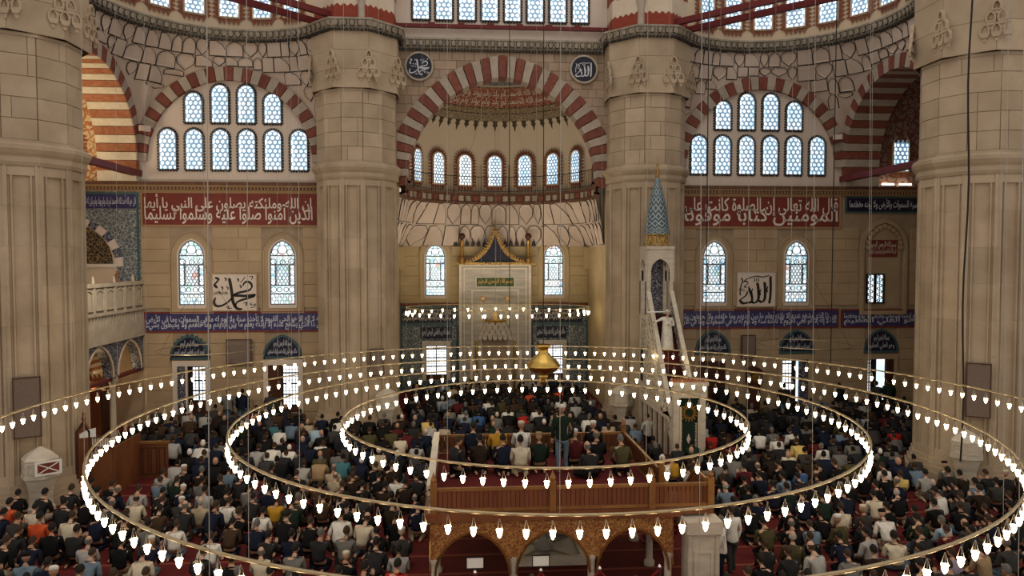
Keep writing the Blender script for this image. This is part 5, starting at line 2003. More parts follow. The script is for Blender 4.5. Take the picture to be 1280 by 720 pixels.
MB().lathe([(.60, 8.46), (.60, 8.55), (.56, 8.6), (.56, 8.9), (.61, 8.95), (.61, 9.0)], 12, (0, 4.75, 0)).build('gilded_drum', m_goldpat, mn)


def cone_mat():
    m, nt, b = new_mat('tiled_spire')
    b.inputs['Roughness'].default_value = .35
    geo = nt.nodes.new('ShaderNodeTexCoord').outputs['UV']
    sp = nt.nodes.new('ShaderNodeSeparateXYZ')
    nt.links.new(geo, sp.inputs[0])
    u = mathn(nt, 'MULTIPLY', sp.outputs[0], 11)
    v = mathn(nt, 'MULTIPLY', sp.outputs[1], 9)
    row = mathn(nt, 'FLOOR', v)
    uu = mathn(nt, 'ADD', u, mathn(nt, 'MULTIPLY', mathn(nt, 'MODULO', row, 2.0), .5))
    fu = mathn(nt, 'ABSOLUTE', mathn(nt, 'SUBTRACT', mathn(nt, 'FRACT', uu), .5))
    fv = mathn(nt, 'ABSOLUTE', mathn(nt, 'SUBTRACT', mathn(nt, 'FRACT', v), .5))
    dia = mathn(nt, 'ADD', fu, fv)
    c = mixc(nt, maprange(nt, dia, .32, .36), (.030, .075, .125), (.36, .39, .38))
    c = mixc(nt, maprange(nt, dia, .50, .56), c, (.05, .10, .14))
    nt.links.new(c, b.inputs['Base Color'])
    return m


cn = MB()
n = 24
pr_ = [(.58, 9.0), (.55, 9.25), (.46, 9.8), (.34, 10.5), (.20, 11.1), (.06, 11.55)]
cn.lathe(pr_, n, (0, 4.75, 0))
co_ = cn.build('spire', cone_mat(), mn, smooth=True)
uv = co_.data.uv_layers.new(name='uv')
for p in co_.data.polygons:
    i, k = divmod(p.index, n)
    cs = [(k / n, i / 5), ((k + 1) / n, i / 5), ((k + 1) / n, (i + 1) / 5), (k / n, (i + 1) / 5)]
    for li, c in zip(p.loop_indices, cs): uv.data[li].uv = c
MB().lathe([(.06, 11.5), (.10, 11.6), (.04, 11.68), (.09, 11.85), (.03, 11.95), (.07, 12.1), (.02, 12.2), (.015, 12.45), (0, 12.5)], 10, (0, 4.75, 0)).build('gilt_finial', m_gold, mn, smooth=True)
tag(mn, 'carved white marble pulpit stair with a blue tiled spire beside the right front pier', 'pulpit')

# ---------------------------------------------------------------- raised platform in the middle of the hall
pf = empty('platform', (0, 0, 0))
X, Y0, Y1, ZD = 2.85, -2.08, 3.15, 2.10
MB().box(-X, X, Y0, Y1, ZD - .12, ZD).build('deck', m_carpet, pf)
MB().strip(rect(-X - .12, X + .12, Y0 - .12, Y1 + .12), rect(-X + .1, X - .1, Y0 + .1, Y1 - .1), -.18, 0.01, lambda u, w, d: (u, w, ZD + d)).build('deck_edge', m_wood, pf)
def frieze(P, u0, u1, bays, name):
    wdt = (u1 - u0) / bays
    mb, ed = MB(), MB()
    for k in range(bays):
        c = u0 + wdt * (k + .5)
        pts = arch_poly(wdt - .20, .62, .25, 12, c, 1.02)[2:]
        for a, b in zip(pts[:-1], pts[1:]): mb.slab([a, b, (b[0], 1.94), (a[0], 1.94)], -.08, 0, P)
        for e in (c - wdt / 2, c + wdt / 2 - .10): mb.slab(rect(e, e + .10, 1.02, 1.94), -.08, 0, P)
        ed.strip([(c + (u - c) * 1.05, w + .04) for u, w in pts], pts, 0, .025, P, closed=False)
    mb.build(name, m_carved, pf)
    ed.build('arch_edging', m_brass, pf)
    MB().slab(rect(u0, u1, 1.90, 1.97), -.08, .05, P).build('frieze_moulding', m_wood_l, pf)
frieze(lambda u, w, d: (u, Y0 - .02 - d, w), -X + .05, X - .05, 3, 'carved_frieze')
frieze(lambda u, w, d: (-X + .02 - d, u, w), Y0, Y1, 3, 'carved_frieze')
frieze(lambda u, w, d: (X - .02 + d, u, w), Y0, Y1, 3, 'carved_frieze')
for i in range(4):
    for j in range(4):
        if 0 < i < 3 and 0 < j < 3: continue
        x, y = -X + .12 + (2 * X - .24) * i / 3, Y0 + .1 + (Y1 - Y0 - .2) * j / 3
        MB().lathe([(.14, 0), (.14, .1), (.09, .16), (.085, .85), (.10, .90), (.13, 1.0), (.13, 1.04)], 10, (x, y, 0)).build('column', m_marble, pf, smooth=True)
def rail(P, u0, u1, zb, zt, n, posts, mat=None):
    mat = mat or m_wood
    MB().slab(rect(u0, u1, zt - .07, zt), -.04, .04, P).build('top_rail', m_wood_l, pf)
    MB().slab(rect(u0, u1, zb + .03, zb + .10), -.03, .03, P).build('bottom_rail', m_wood_l, pf)
    for k in range(n):
        a, b = u0 + (u1 - u0) * k / n, u0 + (u1 - u0) * (k + 1) / n
        MB().slab(rect(a + .012, b - .012, zb + .10, zt - .07), -.018, .018, P).build('baluster_board', mat, pf)
    for u in posts:
        MB().slab(rect(u - .075, u + .075, zb, zt + .12), -.075, .075, P).build('post', m_wood_l, pf)
        c = P(u, zt + .12, 0)
        MB().lathe([(.05, 0), (.075, .06), (.05, .12), (.03, .16), (0, .26)], 8, c).build('post_finial', m_wood_l, pf)
PF = lambda u, w, d: (u, Y0 - .0 - d, w)
rail(PF, -X + .1, -.05, ZD, 2.68, 26, (-X + .1, -.02))
rail(PF, .08, 2.22, ZD, 2.68, 20, (2.30,))
rail(PF, 2.38, 3.62, ZD, 2.68, 12, (3.70,))
PW = lambda u, w, d: (-X + .04 - d, u, w)
MB().slab(rect(Y0, Y1, ZD - .25, 2.66), -.04, .07, PW).build('marble_parapet', m_mihrab_carv, pf)
MB().slab(rect(Y0, Y1, 2.62, 2.74), -.07, .10, PW).build('parapet_coping', m_marble, pf)
PE = lambda u, w, d: (X - .04 + d, u, w)
rail(PE, -1.1, Y1, ZD, 2.68, 30, (-1.1, Y1))
PN = lambda u, w, d: (u, Y1 - .05 - d, w)
rail(PN, -X + .1, X - .1, ZD, 2.66, 36, ())
# stair landing on the right
MB().box(X, 3.76, Y0 - .08, -.9, ZD - .14, ZD).build('landing', m_wood, pf)
for k in range(8):
    MB().box(X + .05, 3.72, -.9 + k * .28, -.62 + k * .28, ZD - .26 * (k + 1) - .10, ZD - .26 * (k + 1) + .02).build('stair_step', m_carpet, pf)
mb = MB()
mb.add([(3.68, Y0 + .1, 2.60), (3.76, Y0 + .1, 2.60), (3.76, -.9, 2.60), (3.68, -.9, 2.60), (3.68, Y0 + .1, 2.68), (3.76, Y0 + .1, 2.68), (3.76, -.9, 2.68), (3.68, -.9, 2.68)], [(0, 1, 2, 3), (4, 5, 6, 7), (0, 1, 5, 4), (1, 2, 6, 5), (2, 3, 7, 6), (3, 0, 4, 7)])
mb.add([(3.68, -.9, 2.60), (3.76, -.9, 2.60), (3.76, 1.3, .75), (3.68, 1.3, .75), (3.68, -.9, 2.68), (3.76, -.9, 2.68), (3.76, 1.3, .83), (3.68, 1.3, .83)], [(0, 1, 2, 3), (4, 5, 6, 7), (0, 1, 5, 4), (1, 2, 6, 5), (2, 3, 7, 6), (3, 0, 4, 7)])
mb.build('stair_handrail', m_wood_l, pf)
MB().add([(3.70, Y0 + .1, ZD), (3.70, -.9, ZD), (3.70, 1.3, .25), (3.70, 1.3, .78), (3.70, -.9, 2.62), (3.70, Y0 + .1, 2.62)], [(0, 1, 2, 3, 4, 5)]).build('stair_panel', m_wood, pf)
tag(pf, 'carved gilt wooden platform on arches, carrying a red carpet and seated men', 'platform')

sp = empty('stone_pier', (3.42, -2.15, 0))
MB().box(-.32, .32, -.32, .32, 0, 1.58).build('shaft', m_marble, sp)
MB().box(-.42, .42, -.42, .42, 1.62, 1.90).build('capital', m_marble, sp)
MB().box(-.36, .36, -.36, .36, 1.56, 1.64).build('necking', m_marble, sp)
MB().box(-.38, .38, -.38, .38, 0, .2).build('base', m_marble, sp)
for s in (-1, 1):
    MB().lathe([(.06, .2), (.055, 1.5), (.08, 1.58)], 8, (s * .32, -.32, 0)).build('corner_colonnette', m_marble, sp, smooth=True)
MB().strip(rect(-.22, .22, .35, 1.2), rect(-.17, .17, .40, 1.15), 0, .03, lambda u, w, d: (u, -.32 - d, w)).build('panel_moulding', m_marble, sp)
tag(sp, 'pale marble pier with moulded cap under the stair landing of the platform', 'pier')

bs = empty('fountain', (.12, .80, 0))
for a, b, c, d in ((-1.0, 1.0, -1.0, -.86), (-1.0, 1.0, .86, 1.0), (-1.0, -.86, -.86, .86), (.86, 1.0, -.86, .86)):
    MB().box(a, b, c, d, 0, .22).build('rim', m_marble, bs)
MB().box(-.86, .86, -.86, .86, 0, .10).build('basin_floor', m_marble_g, bs)
for k in range(4):
    a = pi / 4 + k * pi / 2
    MB().tube([(.25 * cos(a), .25 * sin(a), .11), (1.1 * cos(a), 1.1 * sin(a), .11)], .025, 4).build('channel', m_grey_v, bs)
MB().lathe([(.26, .1), (.26, .18), (.12, .26), (.10, .52), (.16, .58), (.32, .66), (.36, .74), (.33, .74), (.2, .68), (0, .66)], 14).build('bowl', m_marble_g, bs, smooth=True)
tag(bs, 'low square marble fountain basin on the carpet under the platform', 'fountain')

lbl = ('left of the marble pier, second arch of the platform', 'first arch of the platform, beside the crowd', 'third arch of the platform', 'under the stair landing beside the marble pier')
stp = []
for i, x in enumerate((-1.82, -.35, .98, 2.35)):
    st = empty('stanchion', (x, -2.62, 0))
    MB().lathe([(.15, 0), (.15, .02), (.05, .05), (.022, .08), (.022, .86), (.045, .90), (.05, .94), (.03, .98), (0, 1.0)], 12).build('post', m_chrome, st, smooth=True)
    if i < 2:
        MB().slab(rect(-.19, .19, 1.03, 1.28), -.01, .01, lambda u, w, d: (u, -d, w)).build('sign_board', m_paper, st)
        MB().strip(rect(-.20, .20, 1.02, 1.29), rect(-.18, .18, 1.04, 1.27), -.012, .018, lambda u, w, d: (u, -d, w)).build('sign_frame', m_iron, st)
    tag(st, ('chrome rope stanchion with white sign in front of the left platform arch', 'chrome rope stanchion with white sign in front of the fountain', 'plain chrome rope stanchion before the third platform arch', 'plain chrome rope stanchion beside the pale marble pier')[i], 'stanchion', 'stanchions before the platform')
    stp.append(x)
for i in range(3):
    a, b = stp[i], stp[i + 1]
    pts = [(a + (b - a) * k / 10, -2.62, .88 - .38 * (1 - (2 * k / 10 - 1) ** 2)) for k in range(11)]
    tag(MB().tube(pts, .022, 6).build('rope', m_rope), ('red velvet rope sagging between the two stanchions with signs', 'red velvet rope sagging right of the fountain sign', 'red velvet rope hanging in front of the third platform arch')[i], 'rope', 'red barrier ropes')

# ---------------------------------------------------------------- the concentric lamp rings
LAMP = MB().lathe([(0, -.165), (.022, -.15), (.05, -.10), (.068, -.04), (.078, .03), (.074, .06), (.095, .105), (.10, .12), (.088, .115), (.05, .09), (0, .085)], 9)
LAMP_ME = LAMP.data('lamp_glass', m_lamp, True)
hg = MB()
for k in range(3):
    a = 2 * pi * k / 3
    hg.tube([(.09 * cos(a), .09 * sin(a), .11), (.012 * cos(a), .012 * sin(a), .47)], .006, 3)
HANG_ME = hg.data('hanger_wires', m_wire)
ZR = 3.94
LS = .56


def in_view(x, y, z, margin=60):
    a = Vector((x - CX, y - CY, z - EYE))
    fw = a.x * sin(YAW) + a.y * cos(YAW)
    rt = a.x * cos(YAW) - a.y * sin(YAW)
    cp, q = cos(PITCH), sin(PITCH)
    d = fw * cp - a.z * q
    if d < 1: return None
    px, py = 640 + FPX * rt / d, 360 - FPX * (a.z * cp + fw * q) / d
    if -margin < px < 1280 + margin and -margin < py < 720 + margin: return px, py, d
    return None


def lamp_ring(r, z, n, label, cables, rt=.026):
    root = empty('lamp_ring', (0, 0, z))
    pts = [(r * cos(2 * pi * k / 120), r * sin(2 * pi * k / 120), 0) for k in range(120)]
    MB().tube(pts, rt, 6, closed=True).build('ring_tube', m_tube, root, smooth=True)
    for k in range(n):
        a = 2 * pi * (k + .5) / n
        x, y = r * cos(a), r * sin(a)
        if not in_view(x, y, z - .3, 150): continue
        o = link('lamp_glass', LAMP_ME, root, (x, y, -.31))
        o.scale = (LS, LS, LS * .86)
        link('hanger_wires', HANG_ME, o, (0, 0, 0))
    for k in range(cables):
        a = 2 * pi * (k + .37) / cables
        x, y = r * cos(a), r * sin(a)
        MB().tube([(x, y, 0), (x * .97, y * .97, 26 - z)], .0042, 4).build('cable', m_wire, root)
    tag(root, label, 'chandelier', 'concentric lamp rings')
    return root


lamp_ring(5.05, ZR, 77, 'innermost and smallest hanging ring of glowing glass lamps', 8)
lamp_ring(7.60, ZR, 115, 'second hanging ring of glowing glass lamps, just outside the innermost', 10)
lamp_ring(10.24, ZR, 155, 'third hanging ring of glowing glass lamps, passing the left wooden booth', 11)
lamp_ring(13.20, ZR + .15, 198, 'outermost hanging ring of glowing glass lamps, crossing the side piers', 12)

# oval chandelier in the apse
root = empty('apse_chandelier', (0, 21.4, 4.95))
pts = [(5.0 * cos(2 * pi * k / 64), 2.7 * sin(2 * pi * k / 64), .32) for k in range(64)]
MB().tube(pts, .025, 5, closed=True).build('ring_tube', m_tube, root)
for k in range(38):
    a = 2 * pi * (k + .5) / 38
    o = link('lamp_glass', LAMP_ME, root, (5.0 * cos(a), 2.7 * sin(a), 0))
    o.scale = (.62,) * 3
    link('hanger_wires', HANG_ME, o)
for k in range(6):
    a = 2 * pi * (k + .5) / 6
    MB().tube([(5.0 * cos(a), 2.7 * sin(a), .3), (.5 * cos(a), .5 * sin(a), 12)], .0042, 4).build('cable', m_wire, root)
tag(root, 'oval ring of small glowing lamps hanging before the marble prayer niche', 'chandelier')
# small branched chandelier in the niche
root = empty('niche_chandelier', (-.02, 23.9, 4.30))
MB().lathe([(.05, .5), (.10, .3), (.04, .1), (.12, -.05), (.03, -.22), (0, -.25)], 10).build('stem', m_brass, root, smooth=True)
MB().tube([(.72 * cos(k * pi / 12), .3 * sin(k * pi / 12), .02) for k in range(24)], .03, 5, closed=True).build('hoop', m_brass, root)
for k in range(10):
    a = 2 * pi * k / 10
    MB().tube([(0, 0, 0), (.4 * cos(a), .17 * sin(a), -.1), (.72 * cos(a), .3 * sin(a), .02), (.72 * cos(a), .3 * sin(a), .2)], .022, 4).build('branch', m_brass, root)
for s in (-1, 1): link('lamp_glass', LAMP_ME, root, (s * .74, 0, .22)).scale = (.5,) * 3
MB().tube([(0, 0, .5), (0, 0, 12.25)], .01, 4).build('cable', m_wire, root)
tag(root, 'small brass branched chandelier hanging before the prayer niche', 'chandelier')

gb = empty('ball_pendant', (0, 0, 4.72))
MB().lathe([(.18, .98), (.20, .94), (.14, .88), (.13, .78), (.20, .70), (.33, .60), (.42, .48), (.43, .42), (.36, .32), (.22, .24), (.10, .19)], 24).build('urn', m_brass, gb, smooth=True)
MB().lathe([(.43, .455), (.445, .44), (.445, .42), (.43, .405)], 24).build('rim', m_brass, gb, smooth=True)
MB().lathe([(.10, .20), (.13, .15), (.06, .10), (.11, .04), (.05, -.02), (.03, -.08), (0, -.10)], 14).build('knop', m_brass, gb, smooth=True)
MB().lathe([(.012, .98), (.008, 20)], 6).build('cable', m_cable, gb)
tag(gb, 'polished brass globe pendant hanging in the middle of the lamp rings', 'pendant')

for x, lab in ((-12.95, 'left wing wall'), (13.55, 'right wing wall')):
    hp = empty('hoop_lamp', (x, 13.6, 4.02))
    MB().tube([(2.0 * cos(k * pi / 24), 2.0 * sin(k * pi / 24), 0) for k in range(48)], .022, 5, closed=True).build('hoop', m_tube, hp)
    for k in range(4):
        a = pi / 4 + k * pi / 2
        MB().tube([(2 * cos(a), 2 * sin(a), 0), (0, 0, 3.6)], .006, 4).build('suspension_wire', m_cable, hp)
    MB().tube([(0, 0, 3.6), (0, 0, 14)], .008, 4).build('cable', m_wire, hp)
    tag(hp, 'thin unlit metal hoop hanging in front of the %s' % lab, 'hoop lamp')

# long cables hanging from the dome
for (x, y, z0, r, lab) in ((13.50, 3.0, 1.55, .030, 'thick black cable hanging in front of the right side pier'),
                           (8.05, 11.0, 3.4, .022, 'black cable hanging in front of the right wing wall, beside the minbar'),
                           (13.70, 11.5, 3.2, .022, 'black cable hanging by the striped corner of the right wing'),
                           (-.03, 12.0, 5.0, .016, 'thin dark cable hanging down the middle of the apse arch')):
    pts = [(x + .05 * sin(k * .9) * (r > .025), y, z0 + (25 - z0) * k / 24) for k in range(25)]
    tag(MB().tube(pts, r, 6).build('cable', m_cable), lab, 'cable', 'hanging black cables')

# ---------------------------------------------------------------- loudspeakers, pier fountains, booth, clock
def panel_speaker(x, y, z0, z1, w, ang, label):
    r = empty('loudspeaker', (x, y, z0), ang)
    MB().box(-w / 2, w / 2, -.07, .07, 0, z1 - z0).build('cabinet', m_spk, r)
    MB().strip(rect(-w / 2, w / 2, 0, z1 - z0), rect(-w / 2 + .03, w / 2 - .03, .03, z1 - z0 - .03), .07, .085, localP).build('bezel', m_wood_d, r)
    MB().box(-.05, .05, .07, .14, (z1 - z0) * .45, (z1 - z0) * .55).build('bracket', m_iron, r)
    tag(r, label, 'loudspeaker', 'flat panel loudspeakers')


def at_pier(key, ang_deg, dist):
    px, py = PIERS[key]
    return px + dist * cos(radians(ang_deg)), py + dist * sin(radians(ang_deg)), radians(ang_deg + 90)


x, y, a = at_pier('side_left', -60, 2.02); panel_speaker(x, y, 2.32, 4.22, .74, a, 'tall brown flat loudspeaker on the left side pier')
x, y, a = at_pier('side_right', -120, 2.02); panel_speaker(x, y, 2.46, 4.33, .74, a, 'tall brown flat loudspeaker on the right side pier')
x, y, a = at_pier('front_left', -60, 2.02); panel_speaker(x, y, 2.60, 3.82, .68, a, 'small brown flat loudspeaker on the left front pier')
panel_speaker(-12.52, 16.80, 2.95, 4.10, 1.15, 0, 'wide brown flat loudspeaker between the left wing lunettes')
panel_speaker(12.2, 16.76, 2.95, 4.12, .70, 0, 'narrow brown flat loudspeaker between the right wing lunettes')


def pier_fountain(key, ang, label, sign=False):
    x, y, a = at_pier(key, ang, 2.18)
    r = empty('pier_fountain', (x, y, 0), a)
    six = lambda rad, sx=1.0: [(rad * sx * cos(pi / 3 * k + pi / 6), rad * sin(pi / 3 * k + pi / 6)) for k in range(6)]
    up = lambda u, w, d: (u, w, d)
    b = MB()
    prev = None
    for rad, z in ((.42, 0), (.42, .12), (.36, .16), (.34, .40), (.36, .62), (.48, 1.02), (.50, 1.10)):
        cur = [(*p, z) for p in six(rad)]
        if prev: b.add(prev + cur, [(i, (i + 1) % 6, 6 + (i + 1) % 6, 6 + i) for i in range(6)])
        prev = cur
    b.build('pedestal', m_marble, r)
    MB().slab(six(.56), 1.08, 1.20, up).build('shelf', m_marble, r)
    MB().slab(six(.52), 1.20, 1.62, up).build('basin', m_marble, r)
    for k in range(6):
        P0 = facetP(.52 * cos(pi / 6), pi / 3 * k + pi / 3)
        MB().strip(rect(-.22, .22, 1.24, 1.58), rect(-.17, .17, 1.29, 1.53), 0, .025, P0).build('panel_moulding', m_marble, r)
    top = MB()
    prev = None
    for rad, z in ((.54, 1.62), (.54, 1.66), (.40, 1.80), (.20, 1.93), (.02, 2.02)):
        cur = [(*p, z) for p in six(rad)]
        if prev: top.add(prev + cur, [(i, (i + 1) % 6, 6 + (i + 1) % 6, 6 + i) for i in range(6)])
        prev = cur
    top.build('domed_lid', m_marble, r)
    if sign:
        P0 = lambda u, w, d: (u + .12, -.56 - d, w)
        s_ = MB().slab(rect(-.36, .36, 1.22, 1.66), 0, .03, P0).build('placard', m_paper, r)
        MB().slab(rect(-.29, .29, 1.28, 1.60), .03, .036, P0).build('placard_field', m_redband, s_)
        xm = MB()
        xm.slab([(-.29, 1.30), (-.26, 1.28), (.29, 1.58), (.26, 1.60)], .036, .042, P0)
        xm.slab([(-.29, 1.58), (-.26, 1.60), (.29, 1.30), (.26, 1.28)], .036, .042, P0)
        xm.build('placard_cross', m_paper, s_)
    tag(r, label, 'fountain', 'marble fountains on the piers')


pier_fountain('side_left', -52, 'hexagonal marble fountain with a red placard at the left side pier', True)
pier_fountain('side_right', -128, 'hexagonal marble fountain with a domed lid at the right side pier')
pier_fountain('front_left', -48, 'hexagonal marble fountain at the foot of the left front pier')
pier_fountain('front_right', -132, 'hexagonal marble fountain at the foot of the right front pier')

bo = empty('preacher_booth', (-14.0, 6.4, 0))
MB().slab([(-.78, 0), (-.32, 0), (-.32, 2.20), (-.55, 2.56), (-.78, 2.20)], -.05, .05, localP).build('gabled_end', m_wood, bo)
MB().strip([(-.78, .05), (-.32, .05), (-.32, 2.20), (-.55, 2.56), (-.78, 2.20)], [(-.72, .12), (-.38, .12), (-.38, 2.17), (-.55, 2.45), (-.72, 2.17)], .05, .075, localP).build('gable_moulding', m_wood_d, bo)
MB().lathe([(.045, 2.54), (.08, 2.63), (.035, 2.70), (.055, 2.78), (0, 2.88)], 8, (-.55, 0, 0)).build('finial', m_wood, bo)
MB().box(-.32, .35, -.05, .05, 0, 1.62).build('front_panel', m_wood, bo)
MB().box(-.34, .37, -.07, .07, 1.62, 1.68).build('front_rail', m_wood_d, bo)
MB().box(-.34, .37, -.06, .06, 1.98, 2.03).build('front_rail', m_wood_d, bo)
for k in range(8): MB().box(-.29 + k * .08, -.25 + k * .08, -.02, .02, 1.68, 1.98).build('baluster', m_plaster, bo)
MB().slab([(-.66, 1.98), (-.14, 2.02), (-.14, 2.32), (-.40, 2.26), (-.66, 2.12)], .06, .075, localP).build('white_cloth', m_paper, bo)
MB().box(.30, .38, 0, 2.1, 0, 1.62).build('side_screen', m_wood, bo)
MB().box(-.2, 1.35, 2.0, 2.08, 0, 1.25).build('rear_screen', m_wood, bo)
MB().box(-.22, 1.40, 1.96, 2.12, 1.25, 1.33).build('screen_rail', m_wood_l, bo)
for k in range(5): MB().strip([(-.12 + k * .29, .12), (.12 + k * .29, .12), (.12 + k * .29, 1.12), (-.12 + k * .29, 1.12)], [(-.07 + k * .29, .17), (.07 + k * .29, .17), (.07 + k * .29, 1.07), (-.07 + k * .29, 1.07)], 0, .02, lambda u, w, d: (u, 2.0 - d, w)).build('screen_panel', m_wood_d, bo)
tag(bo, 'reddish wooden preacher booth with gabled end beside the left side pier', 'booth')
cab = empty('tall_cabinet', (-18.3, 14.6, 0))
MB().box(-.7, .7, -.4, .4, 0, 2.5).build('body', m_wood_d, cab)
MB().box(-.8, .8, -.48, .48, 2.5, 2.62).build('cornice', m_wood_d, cab)
MB().box(-.64, -.03, -.44, -.40, .1, 2.35).build('door', m_wood, cab)
MB().box(.03, .64, -.44, -.40, .1, 2.35).build('door', m_wood, cab)
cs_ = MB()
for k in range(7): cs_.slab([(-.7 + k * .2, 2.62), (-.5 + k * .2, 2.62), (-.6 + k * .2, 2.86)], -.05, .05, localP)
cs_.build('cresting', m_wood, cab)
tag(cab, 'dark carved wooden cabinet in the shade under the left balcony arches', 'cabinet')
ck = empty('longcase_clock', (12.45, 16.6, 0))
MB().box(-.34, .34, -.22, .22, 0, .45).build('plinth', m_wood_d, ck)
MB().box(-.26, .26, -.17, .17, .45, 1.75).build('trunk', m_wood_d, ck)
MB().box(-.34, .34, -.22, .22, 1.75, 2.35).build('hood', m_wood_d, ck)
MB().slab([(.2 * cos(k * pi / 10), 2.05 + .2 * sin(k * pi / 10)) for k in range(20)], .22, .235, localP).build('dial', m_brass, ck)
MB().slab([(-.38, 2.35), (.38, 2.35), (.22, 2.5), (0, 2.58), (-.22, 2.5)], -.2, .22, localP).build('pediment', m_wood_d, ck)
tag(ck, 'dark wooden longcase clock against the right wing wall between door and window', 'clock')

# ================================================================ PEOPLE
ACCENT = [  # picture position of a back seen in the photograph, garment colour, head
    (255, 564, 'white', 'cap'), (193, 594, 'light grey', 'hair'), (154, 630, 'cream', 'bald'), (183, 623, 'light grey', 'hair'), (233, 665, 'white', 'hair'),
    (249, 673, 'white', 'hair'), (317, 642, 'white', 'hair'), (276, 630, 'white', 'hair'), (266, 619, 'light grey', 'hair'), (250, 627, 'beige', 'bald'),
    (348, 642, 'mustard', 'hair'), (344, 568, 'white', 'hair'), (367, 562, 'white', 'hair'), (400, 551, 'white', 'hair'), (418, 533, 'white', 'hair'),
    (399, 537, 'pale blue', 'hair'), (420, 601, 'beige', 'bald'), (344, 543, 'white', 'hair'), (342, 533, 'teal', 'hair'), (6, 640, 'orange-red', 'hair'),
    (54, 662, 'orange-red', 'hair'), (37, 646, 'cream', 'hair'), (107, 677, 'light grey', 'bald'), (146, 712, 'tan', 'hair'), (210, 712, 'cream', 'hair'),
    (393, 580, 'tan', 'hair'), (334, 708, 'cream', 'bald'), (80, 665, 'cream', 'hair'), (202, 549, 'grey', 'hair'), (210, 557, 'light grey', 'hair'),
    (459, 655, 'cream', 'bald'), (497, 705, 'light grey', 'hair'), (522, 705, 'red', 'hair'), (478, 672, 'black', 'hair'), (507, 594, 'white', 'hair'),
    (501, 556, 'cream', 'hair'), (515, 557, 'light grey', 'hair'), (487, 547, 'olive', 'hair'), (532, 529, 'yellow', 'hair'), (425, 577, 'teal', 'hair'),
    (418, 603, 'beige', 'bald'), (608, 507, 'white', 'hair'), (667, 496, 'orange-red', 'hair'), (701, 494, 'orange-red', 'hair'), (638, 518, 'white', 'hair'),
    (655, 525, 'red', 'hair'), (674, 516, 'white', 'cap'), (694, 500, 'white', 'hair'), (714, 510, 'light grey', 'hair'), (736, 527, 'white', 'hair'),
    (890, 551, 'red', 'hair'), (955, 551, 'white', 'hair'), (970, 541, 'grey', 'hair'), (984, 551, 'white', 'hair'), (998, 541, 'white', 'hair'),
    (998, 561, 'yellow', 'hair'), (978, 568, 'cream', 'hair'), (1019, 561, 'white', 'hair'), (1001, 586, 'blue', 'hair'), (970, 603, 'grey-blue', 'hair'),
    (1110, 582, 'white', 'hair'), (1128, 594, 'yellow', 'hair'), (1151, 607, 'light grey', 'hair'), (1184, 623, 'white', 'hair'), (1101, 623, 'cream', 'hair'),
    (1042, 644, 'cream', 'hair'), (1095, 670, 'light grey', 'hair'), (1107, 654, 'white', 'hair'), (1186, 662, 'pale blue', 'hair'), (1066, 666, 'olive', 'hair'),
    (988, 689, 'olive', 'bald'), (914, 708, 'white', 'hair'), (1027, 706, 'light grey', 'bald'), (1132, 685, 'cream', 'hair'), (1194, 691, 'lavender', 'hair'),
    (1122, 541, 'red', 'hair'), (1252, 708, 'tan', 'hair'), (1077, 708, 'grey', 'hair'), (964, 666, 'olive', 'hair'), (1233, 607, 'grey-blue', 'hair'),
    (229, 540, 'dark grey', 'hair'), (160, 615, 'navy', 'bald'), (430, 655, 'white', 'hair'), (455, 600, 'dark brown', 'hair'), (470, 520, 'dark grey', 'hair'),
    (590, 520, 'blue', 'hair'), (575, 515, 'light grey', 'hair'), (545, 505, 'light grey', 'cap'), (1010, 520, 'grey', 'hair'), (1060, 560, 'grey', 'hair'),
]
CAPS = [(232, 575), (226, 585), (683, 525), (720, 533), (530, 540), (540, 555), (430, 690), (255, 555), (1100, 650), (1265, 590), (1058, 655), (1090, 640), (735, 500), (360, 560), (505, 510)]
BASE = ['black'] * 16 + ['charcoal'] * 14 + ['navy'] * 9 + ['dark grey'] * 6 + ['dark brown'] * 6 + ['brown'] * 2 + ['grey'] * 3 + ['olive'] + ['dark green'] * 2 + ['light grey'] + ['beige'] + ['maroon'] + ['grey-blue']


KEEP_CLEAR = [(5.35, 9.9, .6), (4.35, 4.6, .75), (4.85, 6.0, .75), (5.35, 6.3, .75), (5.5, 5.2, .75), (4.55, 7.4, .7), (6.1, 6.4, .7), (4.62, -1.05, .7), (4.1, -1.75, .7), (-1.42, 23.7, .7), (1.42, 23.7, .7), (12.45, 16.6, 1.0)]


def blocked(x, y):
    for (px, py) in PIERS.values():
        if hypot(x - px, y - py) < 2.45: return True
    if -3.25 < x < 3.25 and -3.2 < y < 3.6: return True
    if 2.5 < x < 4.2 and -3.2 < y < 1.8: return True
    if 5.75 < x < 7.7 and 8.2 < y < 15.2: return True
    if -15.4 < x < -12.3 and 5.8 < y < 9.0: return True
    if -16.6 < x < -14.3 and 4.2 < y < 6.6: return True
    if abs(x) > 5.0 and y > 16.35: return True
    if y > 16.35 and abs(x) > 4.9: return True
    if abs(x - 12.45) < .6 and y > 15.9: return True
    if y > 12.5 and -17.2 < x < -16.2: return True
    for kx, ky, kr in KEEP_CLEAR:
        if hypot(x - kx, y - ky) < kr: return True
    for fx, fy in ((-15.3, 5.2), (15.3, 5.2), (-5.43, 15.0), (5.43, 15.0)):
        if hypot(x - fx, y - fy) < .95: return True
    return False


def hidden_by_pier(x, y):
    d = Vector((x - CX, y - CY))
    L = d.length
    d /= L
    for (px, py) in PIERS.values():
        v = Vector((px - CX, py - CY))
        t = v.dot(d)
        if 0 < t < L and abs(v.x * d.y - v.y * d.x) < 1.45: return True
    return False


